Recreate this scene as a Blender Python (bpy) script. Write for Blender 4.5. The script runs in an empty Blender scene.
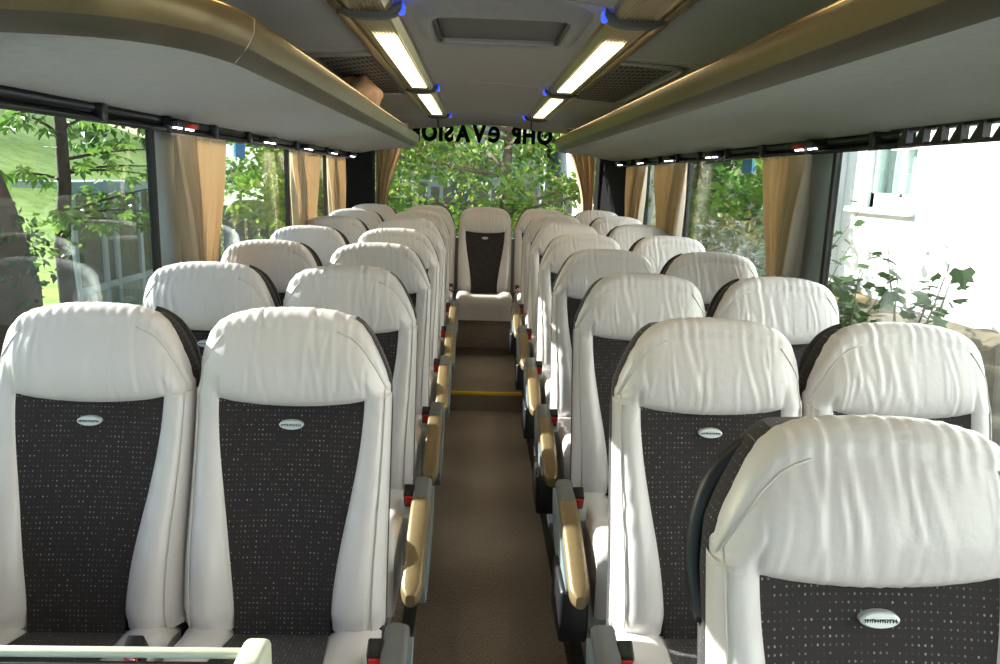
import bpy, bmesh, math, random
import numpy as np
from mathutils import Vector, Matrix
rnd = random.Random(7)
S = bpy.context.scene
COL = S.collection
PI = math.pi

# ------------------------------------------------------------------ camera
F, ROLL, CAM = 763.0, math.radians(1.8), Vector((-0.07, 0.0, 1.48))
PITCH, YAW = math.radians(11.428), math.radians(1.976)
fwd = Vector((math.sin(YAW) * math.cos(PITCH), math.cos(YAW) * math.cos(PITCH), -math.sin(PITCH)))
right = Vector((math.cos(YAW), -math.sin(YAW), 0))
up = right.cross(fwd)
r2 = right * math.cos(ROLL) + up * math.sin(ROLL)
u2 = up * math.cos(ROLL) - right * math.sin(ROLL)
cd = bpy.data.cameras.new('camera')
cd.sensor_width = 36.0
cd.lens = F / 1000.0 * 36.0
cd.clip_start = 0.02
cd.clip_end = 500
cam = bpy.data.objects.new('camera', cd)
COL.objects.link(cam)
cam.matrix_world = Matrix(((r2.x, u2.x, -fwd.x, CAM.x), (r2.y, u2.y, -fwd.y, CAM.y), (r2.z, u2.z, -fwd.z, CAM.z), (0, 0, 0, 1)))
S.camera = cam

# ------------------------------------------------------------------ light
SUN_DIR = Vector((-1.0, 0.42, 0.50)).normalized()          # towards the sun: left of the bus, a little to the rear
w = bpy.data.worlds.new('sky')
S.world = w
w.use_nodes = True
wn = w.node_tree.nodes
wl = w.node_tree.links
bg = wn['Background']
sky = wn.new('ShaderNodeTexSky')
sky.sky_type = 'NISHITA'
sky.sun_disc = False
sky.sun_elevation = math.asin(SUN_DIR.z)
sky.sun_rotation = math.atan2(SUN_DIR.x, SUN_DIR.y)
sky.air_density = 1.0
sky.dust_density = 2.0
sky.ozone_density = 1.0
wl.new(sky.outputs[0], bg.inputs[0])
bg.inputs[1].default_value = 0.42
sd = bpy.data.lights.new('sun', 'SUN')
sd.energy = 24.0
sd.angle = math.radians(0.55)
sd.color = (1.0, 0.96, 0.91)
sun = bpy.data.objects.new('sun', sd)
COL.objects.link(sun)
sun.rotation_euler = (-SUN_DIR).to_track_quat('-Z', 'Y').to_euler()
S.view_settings.view_transform = 'Standard'
S.view_settings.look = 'None'
S.view_settings.gamma = 1.0
S.view_settings.use_curve_mapping = False
S.view_settings.exposure = -0.42
S.cycles.use_denoising = True
S.cycles.max_bounces = 10
S.cycles.diffuse_bounces = 6
S.cycles.transparent_max_bounces = 24
S.cycles.sample_clamp_indirect = 6.0


# ------------------------------------------------------------------ materials
M = {}


def mat(name, col, rough=0.5, metal=0.0, noise=None, bump=None, emit=None, spec=0.5, coat=0.0, sheen=0.0):
    """noise = (scale, amount): mottles the base colour; bump = (scale, strength)"""
    m = bpy.data.materials.new(name)
    m.use_nodes = True
    nt = m.node_tree
    b = nt.nodes['Principled BSDF']
    b.inputs['Base Color'].default_value = (*col, 1)
    b.inputs['Roughness'].default_value = rough
    b.inputs['Metallic'].default_value = metal
    b.inputs['Specular IOR Level'].default_value = spec
    b.inputs['Coat Weight'].default_value = coat
    b.inputs['Coat Roughness'].default_value = 0.25
    b.inputs['Sheen Weight'].default_value = sheen
    tc = nt.nodes.new('ShaderNodeTexCoord')
    if noise:
        n = nt.nodes.new('ShaderNodeTexNoise')
        n.inputs['Scale'].default_value = noise[0]
        n.inputs['Detail'].default_value = 5
        nt.links.new(tc.outputs['Object'], n.inputs['Vector'])
        r = nt.nodes.new('ShaderNodeValToRGB')
        a = noise[1]
        r.color_ramp.elements[0].position = 0.3
        r.color_ramp.elements[1].position = 0.7
        r.color_ramp.elements[0].color = (*[max(0, c * (1 - a)) for c in col], 1)
        r.color_ramp.elements[1].color = (*[min(1, c * (1 + a)) for c in col], 1)
        nt.links.new(n.outputs['Fac'], r.inputs['Fac'])
        nt.links.new(r.outputs['Color'], b.inputs['Base Color'])
    if bump:
        n2 = nt.nodes.new('ShaderNodeTexNoise')
        n2.inputs['Scale'].default_value = bump[0]
        n2.inputs['Detail'].default_value = 4
        nt.links.new(tc.outputs['Object'], n2.inputs['Vector'])
        bp = nt.nodes.new('ShaderNodeBump')
        bp.inputs['Strength'].default_value = bump[1]
        bp.inputs['Distance'].default_value = 0.01
        nt.links.new(n2.outputs['Fac'], bp.inputs['Height'])
        nt.links.new(bp.outputs['Normal'], b.inputs['Normal'])
    if emit:
        b.inputs['Emission Color'].default_value = (*emit[0], 1)
        b.inputs['Emission Strength'].default_value = emit[1]
    M[name] = m
    return m


mat('leather', (0.75, 0.70, 0.695), 0.29, noise=(3.0, 0.03), bump=(60, 0.07), coat=0.25)
mat('leather_seam', (0.70, 0.66, 0.60), 0.5)
mat('black_plastic', (0.012, 0.012, 0.014), 0.38)
mat('black_rubber', (0.015, 0.016, 0.018), 0.6)
mat('red_button', (0.75, 0.02, 0.015), 0.4)
mat('grey_plastic', (0.15, 0.15, 0.147), 0.45, noise=(40, 0.06))
mat('teal_grey', (0.21, 0.25, 0.27), 0.4, noise=(30, 0.05))
mat('gold_paint', (0.27, 0.19, 0.095), 0.42, metal=0.35, noise=(60, 0.06))
mat('rack_dark', (0.105, 0.09, 0.062), 0.36, metal=0.4)
mat('rack_gold', (0.19, 0.142, 0.068), 0.34, metal=0.55, noise=(80, 0.05))
mat('rack_rim', (0.55, 0.38, 0.18), 0.22, metal=0.9)
mat('light_gold', (0.55, 0.44, 0.25), 0.28, metal=0.85)
mat('silver', (0.75, 0.76, 0.76), 0.25, metal=0.9)
mat('badge_silver', (0.70, 0.72, 0.72), 0.35, metal=0.3)
mat('ink', (0.04, 0.05, 0.07), 0.5)
mat('rack_felt', (0.30, 0.30, 0.285), 0.92, noise=(35, 0.07), bump=(220, 0.25), sheen=0.2)
mat('ceiling_felt', (0.47, 0.455, 0.43), 0.9, noise=(30, 0.05), bump=(240, 0.2), sheen=0.2)
mat('frame_metal', (0.50, 0.55, 0.52), 0.4, metal=0.2)
mat('pillar_grey', (0.30, 0.38, 0.44), 0.5, noise=(20, 0.05))
mat('wall_grey', (0.30, 0.30, 0.30), 0.7, noise=(30, 0.06))
mat('black_trim', (0.006, 0.006, 0.007), 0.9, spec=0.15)
mat('seam_light', (0.62, 0.61, 0.58), 0.6)
mat('cream_plastic', (0.56, 0.57, 0.46), 0.4)
mat('blue_glass', (0.10, 0.32, 0.42), 0.12, noise=(6, 0.5))
mat('chrome', (0.85, 0.86, 0.88), 0.12, metal=1.0)
mat('yellow_edge', (0.85, 0.55, 0.02), 0.5)
mat('bag_cloth', (0.62, 0.40, 0.28), 0.8, noise=(14, 0.25), bump=(40, 0.5))
mat('led_white', (0.9, 0.95, 1.0), 0.3, emit=((0.85, 0.92, 1.0), 9.0))
mat('led_blue', (0.02, 0.05, 0.9), 0.3, emit=((0.03, 0.08, 1.0), 2.5))
mat('blue_sticker', (0.10, 0.36, 0.78), 0.5)
mat('house_wall', (0.86, 0.87, 0.86), 0.9, noise=(3, 0.02), bump=(60, 0.3))
mat('house_white', (0.84, 0.85, 0.84), 0.5)
mat('house_plinth', (0.42, 0.43, 0.42), 0.9, noise=(8, 0.1))
mat('lace', (0.42, 0.46, 0.43), 0.9)
mat('dark_pane', (0.08, 0.10, 0.10), 0.08)
mat('bark', (0.16, 0.115, 0.08), 0.9, noise=(9, 0.35), bump=(25, 0.8))
mat('bark_dark', (0.07, 0.05, 0.038), 0.9, noise=(7, 0.4), bump=(20, 0.8))
mat('stem', (0.20, 0.15, 0.08), 0.8)
mat('fence_wood', (0.13, 0.115, 0.10), 0.85, noise=(12, 0.25))
mat('shelter_frame', (0.46, 0.55, 0.57), 0.45)
mat('shelter_panel', (0.13, 0.14, 0.12), 0.25, noise=(5, 0.3))
mat('far_wall', (0.30, 0.34, 0.35), 0.8)
mat('shelter_low', (0.34, 0.38, 0.28), 0.6, noise=(6, 0.15))
mat('earth', (0.13, 0.105, 0.07), 0.95, noise=(5, 0.3), bump=(10, 0.8))
mat('timber', (0.52, 0.36, 0.18), 0.8, noise=(9, 0.25))
mat('asphalt', (0.16, 0.16, 0.16), 0.95, noise=(6, 0.15))
mat('blue_barrel', (0.03, 0.16, 0.55), 0.45)
mat('red_petal', (0.75, 0.04, 0.03), 0.6)
mat('car_white', (0.70, 0.76, 0.78), 0.3)


def leaf_mat(name, c1, c2, trans=0.45):
    m = bpy.data.materials.new(name)
    m.use_nodes = True
    nt = m.node_tree
    nt.nodes.clear()
    o = nt.nodes.new('ShaderNodeOutputMaterial')
    gi = nt.nodes.new('ShaderNodeNewGeometry')
    rp = nt.nodes.new('ShaderNodeValToRGB')
    rp.color_ramp.elements[0].color = (*c1, 1)
    rp.color_ramp.elements[1].color = (*c2, 1)
    nt.links.new(gi.outputs['Random Per Island'], rp.inputs['Fac'])
    d = nt.nodes.new('ShaderNodeBsdfPrincipled')
    d.inputs['Roughness'].default_value = 0.5
    t = nt.nodes.new('ShaderNodeBsdfTranslucent')
    mx = nt.nodes.new('ShaderNodeMixShader')
    mx.inputs[0].default_value = trans
    nt.links.new(rp.outputs['Color'], d.inputs['Base Color'])
    nt.links.new(rp.outputs['Color'], t.inputs['Color'])
    nt.links.new(d.outputs[0], mx.inputs[1])
    nt.links.new(t.outputs[0], mx.inputs[2])
    nt.links.new(mx.outputs[0], o.inputs['Surface'])
    M[name] = m


leaf_mat('leaf_bright', (0.13, 0.30, 0.035), (0.42, 0.55, 0.10))
leaf_mat('leaf_mid', (0.06, 0.17, 0.03), (0.22, 0.36, 0.07))
leaf_mat('leaf_dark', (0.025, 0.075, 0.02), (0.09, 0.18, 0.045))
leaf_mat('leaf_yellow', (0.20, 0.24, 0.05), (0.50, 0.45, 0.12))
leaf_mat('leaf_currant', (0.035, 0.085, 0.025), (0.11, 0.18, 0.05), 0.3)
leaf_mat('grass_blade', (0.14, 0.34, 0.04), (0.34, 0.52, 0.09), 0.3)


def cloth_mat(name, col, trans):
    m = bpy.data.materials.new(name)
    m.use_nodes = True
    nt = m.node_tree
    nt.nodes.clear()
    o = nt.nodes.new('ShaderNodeOutputMaterial')
    tc = nt.nodes.new('ShaderNodeTexCoord')
    n = nt.nodes.new('ShaderNodeTexNoise')
    n.inputs['Scale'].default_value = 260
    nt.links.new(tc.outputs['Object'], n.inputs['Vector'])
    bp = nt.nodes.new('ShaderNodeBump')
    bp.inputs['Strength'].default_value = 0.2
    bp.inputs['Distance'].default_value = 0.004
    nt.links.new(n.outputs['Fac'], bp.inputs['Height'])
    d = nt.nodes.new('ShaderNodeBsdfPrincipled')
    d.inputs['Base Color'].default_value = (*col, 1)
    d.inputs['Roughness'].default_value = 0.85
    d.inputs['Sheen Weight'].default_value = 0.2
    nt.links.new(bp.outputs['Normal'], d.inputs['Normal'])
    t = nt.nodes.new('ShaderNodeBsdfTranslucent')
    t.inputs['Color'].default_value = (*col, 1)
    mx = nt.nodes.new('ShaderNodeMixShader')
    mx.inputs[0].default_value = trans
    nt.links.new(d.outputs[0], mx.inputs[1])
    nt.links.new(t.outputs[0], mx.inputs[2])
    nt.links.new(mx.outputs[0], o.inputs['Surface'])
    M[name] = m


cloth_mat('curtain', (0.74, 0.59, 0.40), 0.35)
cloth_mat('curtain_lining', (0.74, 0.66, 0.54), 0.3)


def glass_mat(name, tint):
    m = bpy.data.materials.new(name)
    m.use_nodes = True
    nt = m.node_tree
    nt.nodes.clear()
    o = nt.nodes.new('ShaderNodeOutputMaterial')
    t = nt.nodes.new('ShaderNodeBsdfTransparent')
    t.inputs['Color'].default_value = (*tint, 1)
    g = nt.nodes.new('ShaderNodeBsdfGlossy')
    g.inputs['Roughness'].default_value = 0.0
    g.inputs['Color'].default_value = (0.9, 0.95, 0.95, 1)
    fr = nt.nodes.new('ShaderNodeFresnel')
    ge = nt.nodes.new('ShaderNodeNewGeometry')
    io = nt.nodes.new('ShaderNodeMix')              # same reflectance from either face of the thin pane
    io.inputs[2].default_value = 1.5
    io.inputs[3].default_value = 1 / 1.5
    nt.links.new(ge.outputs['Backfacing'], io.inputs[0])
    nt.links.new(io.outputs[0], fr.inputs['IOR'])
    mx = nt.nodes.new('ShaderNodeMixShader')
    nt.links.new(fr.outputs[0], mx.inputs[0])
    nt.links.new(t.outputs[0], mx.inputs[1])
    nt.links.new(g.outputs[0], mx.inputs[2])
    nt.links.new(mx.outputs[0], o.inputs['Surface'])
    M[name] = m


glass_mat('window_glass', (0.90, 0.95, 0.94))
glass_mat('rear_glass', (0.93, 0.97, 0.95))


def dotted_mat(name):
    """dark brown woven fabric with rows of small pale dots of uneven brightness"""
    m = bpy.data.materials.new(name)
    m.use_nodes = True
    nt = m.node_tree
    b = nt.nodes['Principled BSDF']
    b.inputs['Roughness'].default_value = 0.9
    b.inputs['Sheen Weight'].default_value = 0.15
    tc = nt.nodes.new('ShaderNodeTexCoord')
    sp = nt.nodes.new('ShaderNodeSeparateXYZ')
    nt.links.new(tc.outputs['Object'], sp.inputs[0])

    def math_(op, a, bb=None):
        n = nt.nodes.new('ShaderNodeMath')
        n.operation = op
        for i, v in enumerate((a, bb)):
            if v is None:
                continue
            if isinstance(v, (int, float)):
                n.inputs[i].default_value = v
            else:
                nt.links.new(v, n.inputs[i])
        return n.outputs[0]
    sn = nt.nodes.new('ShaderNodeSeparateXYZ')
    nt.links.new(tc.outputs['Normal'], sn.inputs[0])
    side = math_('GREATER_THAN', math_('ABSOLUTE', sn.outputs[0]), 0.72)
    flat = math_('GREATER_THAN', math_('ABSOLUTE', sn.outputs[2]), 0.75)

    def pick(f, a, b_):
        return math_('ADD', math_('MULTIPLY', f, b_), math_('MULTIPLY', math_('SUBTRACT', 1.0, f), a))
    xs = math_('MULTIPLY', pick(side, sp.outputs[0], sp.outputs[1]), 1 / 0.0085)
    zs = math_('MULTIPLY', pick(flat, sp.outputs[2], sp.outputs[1]), 1 / 0.0105)
    fx = math_('SUBTRACT', math_('FRACT', xs), 0.5)
    fz = math_('SUBTRACT', math_('FRACT', zs), 0.5)
    d2 = math_('ADD', math_('MULTIPLY', fx, fx), math_('MULTIPLY', fz, fz))
    cx, cz = math_('FLOOR', xs), math_('FLOOR', zs)
    cb = nt.nodes.new('ShaderNodeCombineXYZ')
    nt.links.new(cx, cb.inputs[0])
    nt.links.new(cz, cb.inputs[1])
    wh = nt.nodes.new('ShaderNodeTexWhiteNoise')
    nt.links.new(cb.outputs[0], wh.inputs['Vector'])
    big = nt.nodes.new('ShaderNodeTexNoise')           # bright and dim runs of dots
    big.inputs['Scale'].default_value = 0.16
    nt.links.new(cb.outputs[0], big.inputs['Vector'])
    rad = math_('ADD', 0.008, math_('MULTIPLY', wh.outputs['Value'], 0.020))
    on = math_('LESS_THAN', d2, rad)
    lum = math_('MULTIPLY', on, math_('MULTIPLY', math_('POWER', wh.outputs['Value'], 1.6), math_('MULTIPLY', big.outputs['Fac'], 1.5)))
    mx = nt.nodes.new('ShaderNodeMix')
    mx.data_type = 'RGBA'
    mx.inputs[6].default_value = (0.026, 0.020, 0.021, 1)
    mx.inputs[7].default_value = (0.38, 0.335, 0.33, 1)
    nt.links.new(lum, mx.inputs[0])
    nt.links.new(mx.outputs[2], b.inputs['Base Color'])
    M[name] = m


dotted_mat('dotted_fabric')


def carpet_mat():
    m = mat('carpet', (0.135, 0.100, 0.072), 0.97, sheen=0.1)
    nt = m.node_tree
    b = nt.nodes['Principled BSDF']
    tc = nt.nodes.new('ShaderNodeTexCoord')
    n = nt.nodes.new('ShaderNodeTexNoise')
    n.inputs['Scale'].default_value = 160
    n.inputs['Detail'].default_value = 3
    mp = nt.nodes.new('ShaderNodeMapping')
    mp.inputs['Scale'].default_value = (1.6, 0.6, 1)
    nt.links.new(tc.outputs['Object'], mp.inputs[0])
    nt.links.new(mp.outputs[0], n.inputs['Vector'])
    n3 = nt.nodes.new('ShaderNodeTexNoise')
    n3.inputs['Scale'].default_value = 2.2
    nt.links.new(tc.outputs['Object'], n3.inputs['Vector'])
    ad = nt.nodes.new('ShaderNodeMath')
    ad.operation = 'MULTIPLY_ADD'
    ad.inputs[1].default_value = 0.35
    nt.links.new(n3.outputs['Fac'], ad.inputs[0])
    nt.links.new(n.outputs['Fac'], ad.inputs[2])
    r = nt.nodes.new('ShaderNodeValToRGB')
    r.color_ramp.elements[0].position = 0.45
    r.color_ramp.elements[1].position = 0.90
    r.color_ramp.elements[0].color = (0.155, 0.120, 0.095, 1)
    r.color_ramp.elements[1].color = (0.40, 0.325, 0.265, 1)
    nt.links.new(ad.outputs[0], r.inputs['Fac'])
    nt.links.new(r.outputs['Color'], b.inputs['Base Color'])
    bp = nt.nodes.new('ShaderNodeBump')
    bp.inputs['Strength'].default_value = 0.5
    bp.inputs['Distance'].default_value = 0.004
    nt.links.new(n.outputs['Fac'], bp.inputs['Height'])
    nt.links.new(bp.outputs['Normal'], b.inputs['Normal'])


carpet_mat()


def grille_mat():
    m = mat('perforated_grey', (0.2, 0.19, 0.18), 0.6)
    nt = m.node_tree
    b = nt.nodes['Principled BSDF']
    tc = nt.nodes.new('ShaderNodeTexCoord')
    v = nt.nodes.new('ShaderNodeTexVoronoi')
    v.voronoi_dimensions = '2D'
    v.inputs['Scale'].default_value = 30
    v.inputs['Randomness'].default_value = 0.0
    mp = nt.nodes.new('ShaderNodeMapping')            # long slots running with the bus
    mp.inputs['Scale'].default_value = (1.5, 0.28, 1)
    mp.inputs['Rotation'].default_value = (0, 0, 0.12)
    nt.links.new(tc.outputs['Object'], mp.inputs[0])
    nt.links.new(mp.outputs[0], v.inputs['Vector'])
    r = nt.nodes.new('ShaderNodeValToRGB')
    r.color_ramp.elements[0].position = 0.30
    r.color_ramp.elements[1].position = 0.40
    r.color_ramp.elements[0].color = (0.012, 0.011, 0.010, 1)
    r.color_ramp.elements[1].color = (0.26, 0.25, 0.235, 1)
    nt.links.new(v.outputs['Distance'], r.inputs['Fac'])
    nt.links.new(r.outputs['Color'], b.inputs['Base Color'])


grille_mat()


def grass_mat():
    m = mat('grass', (0.2, 0.4, 0.06), 0.95)
    nt = m.node_tree
    b = nt.nodes['Principled BSDF']
    tc = nt.nodes.new('ShaderNodeTexCoord')
    n = nt.nodes.new('ShaderNodeTexNoise')
    n.inputs['Scale'].default_value = 1.6
    n.inputs['Detail'].default_value = 9
    n.inputs['Roughness'].default_value = 0.7
    nt.links.new(tc.outputs['Object'], n.inputs['Vector'])
    r = nt.nodes.new('ShaderNodeValToRGB')
    r.color_ramp.elements[0].position = 0.35
    r.color_ramp.elements[1].position = 0.68
    r.color_ramp.elements[0].color = (0.15, 0.30, 0.02, 1)
    r.color_ramp.elements[1].color = (0.42, 0.58, 0.08, 1)
    nt.links.new(n.outputs['Fac'], r.inputs['Fac'])
    nt.links.new(r.outputs['Color'], b.inputs['Base Color'])


grass_mat()


def lamp_mat():
    """ribbed diffuser of the ceiling lights: gives off light, warm"""
    m = mat('diffuser', (0.9, 0.85, 0.7), 0.4, emit=((1.0, 0.80, 0.45), 6.0))


lamp_mat()

# ------------------------------------------------------------------ helpers
ORG = {}


def tag(o, label=None, cat=None, group=None, kind=None):
    if label:
        o['label'] = label
    if cat:
        o['category'] = cat
    if group:
        o['group'] = group
    if kind:
        o['kind'] = kind
    return o


def thing(name, label, cat, loc=(0, 0, 0), group=None):
    o = bpy.data.objects.new(name, None)
    o.empty_display_size = 0.05
    COL.objects.link(o)
    o.location = loc
    ORG[o.name] = Vector(loc)
    return tag(o, label, cat, group)


class MB:
    """collects geometry in world coordinates, then links it as ONE mesh object"""

    def __init__(s):
        s.v, s.f, s.sm = [], [], []

    def add(s, verts, faces, smooth=False):
        n = len(s.v)
        s.v += [tuple(p) for p in verts]
        s.f += [tuple(i + n for i in f) for f in faces]
        s.sm += [smooth] * len(faces)
        return s

    def box(s, x0, x1, y0, y1, z0, z1):
        vs = [(x, y, z) for z in (z0, z1) for y in (y0, y1) for x in (x0, x1)]
        return s.add(vs, [(0, 2, 3, 1), (4, 5, 7, 6), (0, 1, 5, 4), (2, 6, 7, 3), (0, 4, 6, 2), (1, 3, 7, 5)])

    def rbox(s, x0, x1, y0, y1, z0, z1, r=0.01, seg=2):
        bm = bmesh.new()
        bmesh.ops.create_cube(bm, size=1)
        for v in bm.verts:
            v.co = Vector(((x0 + x1) / 2 + v.co.x * (x1 - x0), (y0 + y1) / 2 + v.co.y * (y1 - y0), (z0 + z1) / 2 + v.co.z * (z1 - z0)))
        bmesh.ops.bevel(bm, geom=bm.edges[:], offset=r, segments=seg, profile=0.5, affect='EDGES')
        bm.verts.ensure_lookup_table()
        s.add([v.co[:] for v in bm.verts], [[v.index for v in f.verts] for f in bm.faces], True)
        bm.free()
        return s

    def xform(s, mtx, start=0):
        for i in range(start, len(s.v)):
            s.v[i] = tuple(mtx @ Vector(s.v[i]))
        return s

    def grid(s, nu, nv, fn, smooth=True, flip=False):
        vs = [fn(i, j) for j in range(nv) for i in range(nu)]
        fs = []
        for j in range(nv - 1):
            for i in range(nu - 1):
                q = (j * nu + i, j * nu + i + 1, (j + 1) * nu + i + 1, (j + 1) * nu + i)
                fs.append(q[::-1] if flip else q)
        return s.add(vs, fs, smooth)

    def tube(s, pts, rad, n=8, cap=True):
        pts = [Vector(p) for p in pts]
        rads = rad if isinstance(rad, (list, tuple)) else [rad] * len(pts)
        vs, fs = [], []
        ref = None
        for i, p in enumerate(pts):
            t = (pts[min(i + 1, len(pts) - 1)] - pts[max(i - 1, 0)])
            t = t.normalized() if t.length > 1e-9 else Vector((0, 0, 1))
            if ref is None:
                ref = t.orthogonal().normalized()
            ref = (ref - t * ref.dot(t))
            ref = ref.normalized() if ref.length > 1e-6 else t.orthogonal().normalized()
            b = t.cross(ref)
            for k in range(n):
                a = 2 * PI * k / n
                vs.append(p + (ref * math.cos(a) + b * math.sin(a)) * rads[i])
        for i in range(len(pts) - 1):
            for k in range(n):
                fs.append((i * n + k, i * n + (k + 1) % n, (i + 1) * n + (k + 1) % n, (i + 1) * n + k))
        s.add(vs, fs, True)
        if cap:
            m = len(pts) - 1
            n0 = len(s.v) - len(vs)
            s.f += [tuple(n0 + k for k in range(n))[::-1], tuple(n0 + m * n + k for k in range(n))]
            s.sm += [False, False]
        return s

    def prism(s, prof, y0, y1):
        """closed (x,z) profile extruded along Y"""
        n = len(prof)
        vs = [(x, y0, z) for x, z in prof] + [(x, y1, z) for x, z in prof]
        fs = [(i, (i + 1) % n, n + (i + 1) % n, n + i) for i in range(n)]
        fs += [tuple(range(n))[::-1], tuple(range(n, 2 * n))]
        return s.add(vs, fs)

    def disc(s, c, nrm, r, n=10, t=0.004):
        nrm = Vector(nrm).normalized()
        c = Vector(c)
        return s.tube([c, c + nrm * t], r, n)

    def build(s, name, m, parent=None, kind=None, label=None):
        me = bpy.data.meshes.new(name)
        off = ORG.get(parent.name, Vector()) if parent else Vector()
        me.from_pydata([tuple(Vector(v) - off) for v in s.v], [], s.f)
        me.polygons.foreach_set('use_smooth', s.sm)
        me.materials.append(M[m])
        me.update()
        bm = bmesh.new()
        bm.from_mesh(me)
        bmesh.ops.recalc_face_normals(bm, faces=bm.faces)
        bm.to_mesh(me)
        bm.free()
        o = bpy.data.objects.new(name, me)
        COL.objects.link(o)
        if parent:
            o.parent = parent
            ORG[o.name] = off
        if kind:
            o['kind'] = kind
        if label:
            o['label'] = label
        return o


def copy_tree(o, parent=None):
    c = o.copy()
    COL.objects.link(c)
    c.parent = parent
    for ch in o.children:
        copy_tree(ch, c)
    return c


def struct(name, mb, m, parent=None):
    return mb.build(name, m, parent, kind='structure' if parent is None else None)


def lerp(a, b, t):
    return a + (b - a) * t


def smooth01(t):
    t = max(0.0, min(1.0, t))
    return t * t * (3 - 2 * t)


# ------------------------------------------------------------------ the bus shell
Y0, Y1 = -1.3, 7.2
STEP = 4.73
AH = 0.25                                     # half width of the sunken aisle


def plat_z(y):
    return 0.12 + 0.0164 * max(0.0, min(y, 5.6) - 1.7)


# floor: carpeted sunken aisle, raised rear aisle, seat platforms
fl = MB()
fl.box(-1.2, 1.2, Y0, Y1, -0.06, 0.0)
floor = struct('floor', fl, 'carpet')
MB().box(-AH, AH, STEP, 5.80, 0.0, 0.12).build('raised_aisle', 'carpet', floor)
MB().box(-AH, AH, STEP - 0.004, STEP + 0.022, 0.108, 0.124).build('step_edge', 'yellow_edge', floor, label='yellow edging strip on the aisle step')
for sx in (-1, 1):
    p = MB()
    ys = [Y0, 1.7, 5.6, Y1] if sx > 0 else [1.05, 1.7, 5.6, Y1]
    vs, fs = [], []
    for y in ys:
        for x, z in ((sx * AH, 0), (sx * 1.2, 0), (sx * 1.2, plat_z(y)), (sx * AH, plat_z(y))):
            vs.append((x, y, z))
    for i in range(len(ys) - 1):
        for k in range(4):
            fs.append((i * 4 + k, i * 4 + (k + 1) % 4, i * 4 + 4 + (k + 1) % 4, i * 4 + 4 + k))
    fs += [(0, 1, 2, 3), (12, 13, 14, 15)]
    p.add(vs, fs)
    p.build('platform', 'carpet', floor)
    e = MB()
    ye = ys[0]
    for a, b in zip(ys[:-1], ys[1:]):
        vs = []
        for y in (a, b):
            zt = plat_z(y)
            for x, z in ((sx * (AH - 0.004), 0.002), (sx * (AH + 0.02), 0.002), (sx * (AH + 0.02), zt + 0.004), (sx * (AH - 0.004), zt + 0.004)):
                vs.append((x, y, z))
        e.add(vs, [(0, 1, 5, 4), (1, 2, 6, 5), (2, 3, 7, 6), (3, 0, 4, 7), (0, 1, 2, 3), (4, 5, 6, 7)])
    e.build('platform_edge', 'black_rubber', floor)
MB().box(-AH, AH, 5.80, Y1, 0.0, 0.185).build('bench_platform', 'carpet', floor)

# walls: lower panels, cant rails; rear corner pieces
SILL, HEAD = 0.80, 1.66
for sx, nm in ((-1, 'left'), (1, 'right')):
    a, b = sorted((sx * 1.17, sx * 1.25))
    m = MB()
    m.box(a, b, Y0, 6.5, -0.06, SILL)
    m.box(a, b, Y0, 6.5, HEAD, 2.06)
    wall = struct('wall_' + nm, m, 'wall_grey')
    # angled black quarter panel running in to the rear corner
    q = MB()
    vs = []
    for (x, y) in ((1.17, 6.42), (1.02, Y1 + 0.02), (1.12, Y1 + 0.06), (1.25, 6.42)):
        for z in (-0.06, 2.06):
            vs.append((sx * x, y, z))
    q.add(vs, [(0, 2, 3, 1), (2, 4, 5, 3), (4, 6, 7, 5), (6, 0, 1, 7), (0, 2, 4, 6), (1, 3, 5, 7)])
    q.build('quarter_panel', 'black_trim', wall)
    for (ya, yb, mt, nn) in ((2.735, 2.97, 'pillar_grey', 'pillar_cover'), (4.63, 4.75, 'pillar_grey', 'pillar_cover'), (5.77, 5.90, 'pillar_grey', 'pillar_cover')):
        a2, b2 = sorted((sx * 1.186, sx * 1.206))
        MB().box(a2, b2, ya, yb, SILL, HEAD).build(nn, mt, wall)
    for (yc) in (2.722, 4.615, 5.755):
        a2, b2 = sorted((sx * 1.184, sx * 1.206))
        MB().box(a2, b2, yc - 0.012, yc + 0.012, SILL, HEAD).build('window_gasket', 'black_rubber', wall)
    a2, b2 = sorted((sx * 1.13, sx * 1.25))
    MB().rbox(a2, b2, Y0, 6.42, SILL - 0.03, SILL + 0.015, 0.01).build('window_sill', 'grey_plastic', wall)
wn_i = 1
for sx in (-1, 1):
    for (ya, yb) in ((Y0, 2.71), (2.97, 4.60), (4.75, 5.74), (5.90, 6.42)):
        a, b = sorted((sx * 1.195, sx * 1.201))
        struct('window_%d' % wn_i, MB().box(a, b, ya, yb, SILL, HEAD), 'window_glass')
        wn_i += 1
# rear wall with window
m = MB()
m.box(-1.1, 1.1, Y1, Y1 + 0.06, -0.06, 0.92)
m.box(-1.1, 1.1, Y1, Y1 + 0.06, 1.945, 2.10)
struct('wall_rear', m, 'wall_grey')
rearwin = struct('window_%d' % wn_i, MB().box(-1.03, 1.03, Y1 + 0.02, Y1 + 0.026, 0.92, 1.945), 'rear_glass')
wn_i += 1
# front wall, below and around the windscreen (behind the camera)
m = MB()
m.box(-1.2, 1.2, Y0 - 0.06, Y0, -0.06, 0.55)
m.box(-1.2, 1.2, Y0 - 0.06, Y0, 1.95, 2.10)
struct('wall_front', m, 'wall_grey')
struct('window_%d' % wn_i, MB().box(-1.2, 1.2, Y0 - 0.03, Y0 - 0.024, 0.55, 1.95), 'window_glass')

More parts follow.
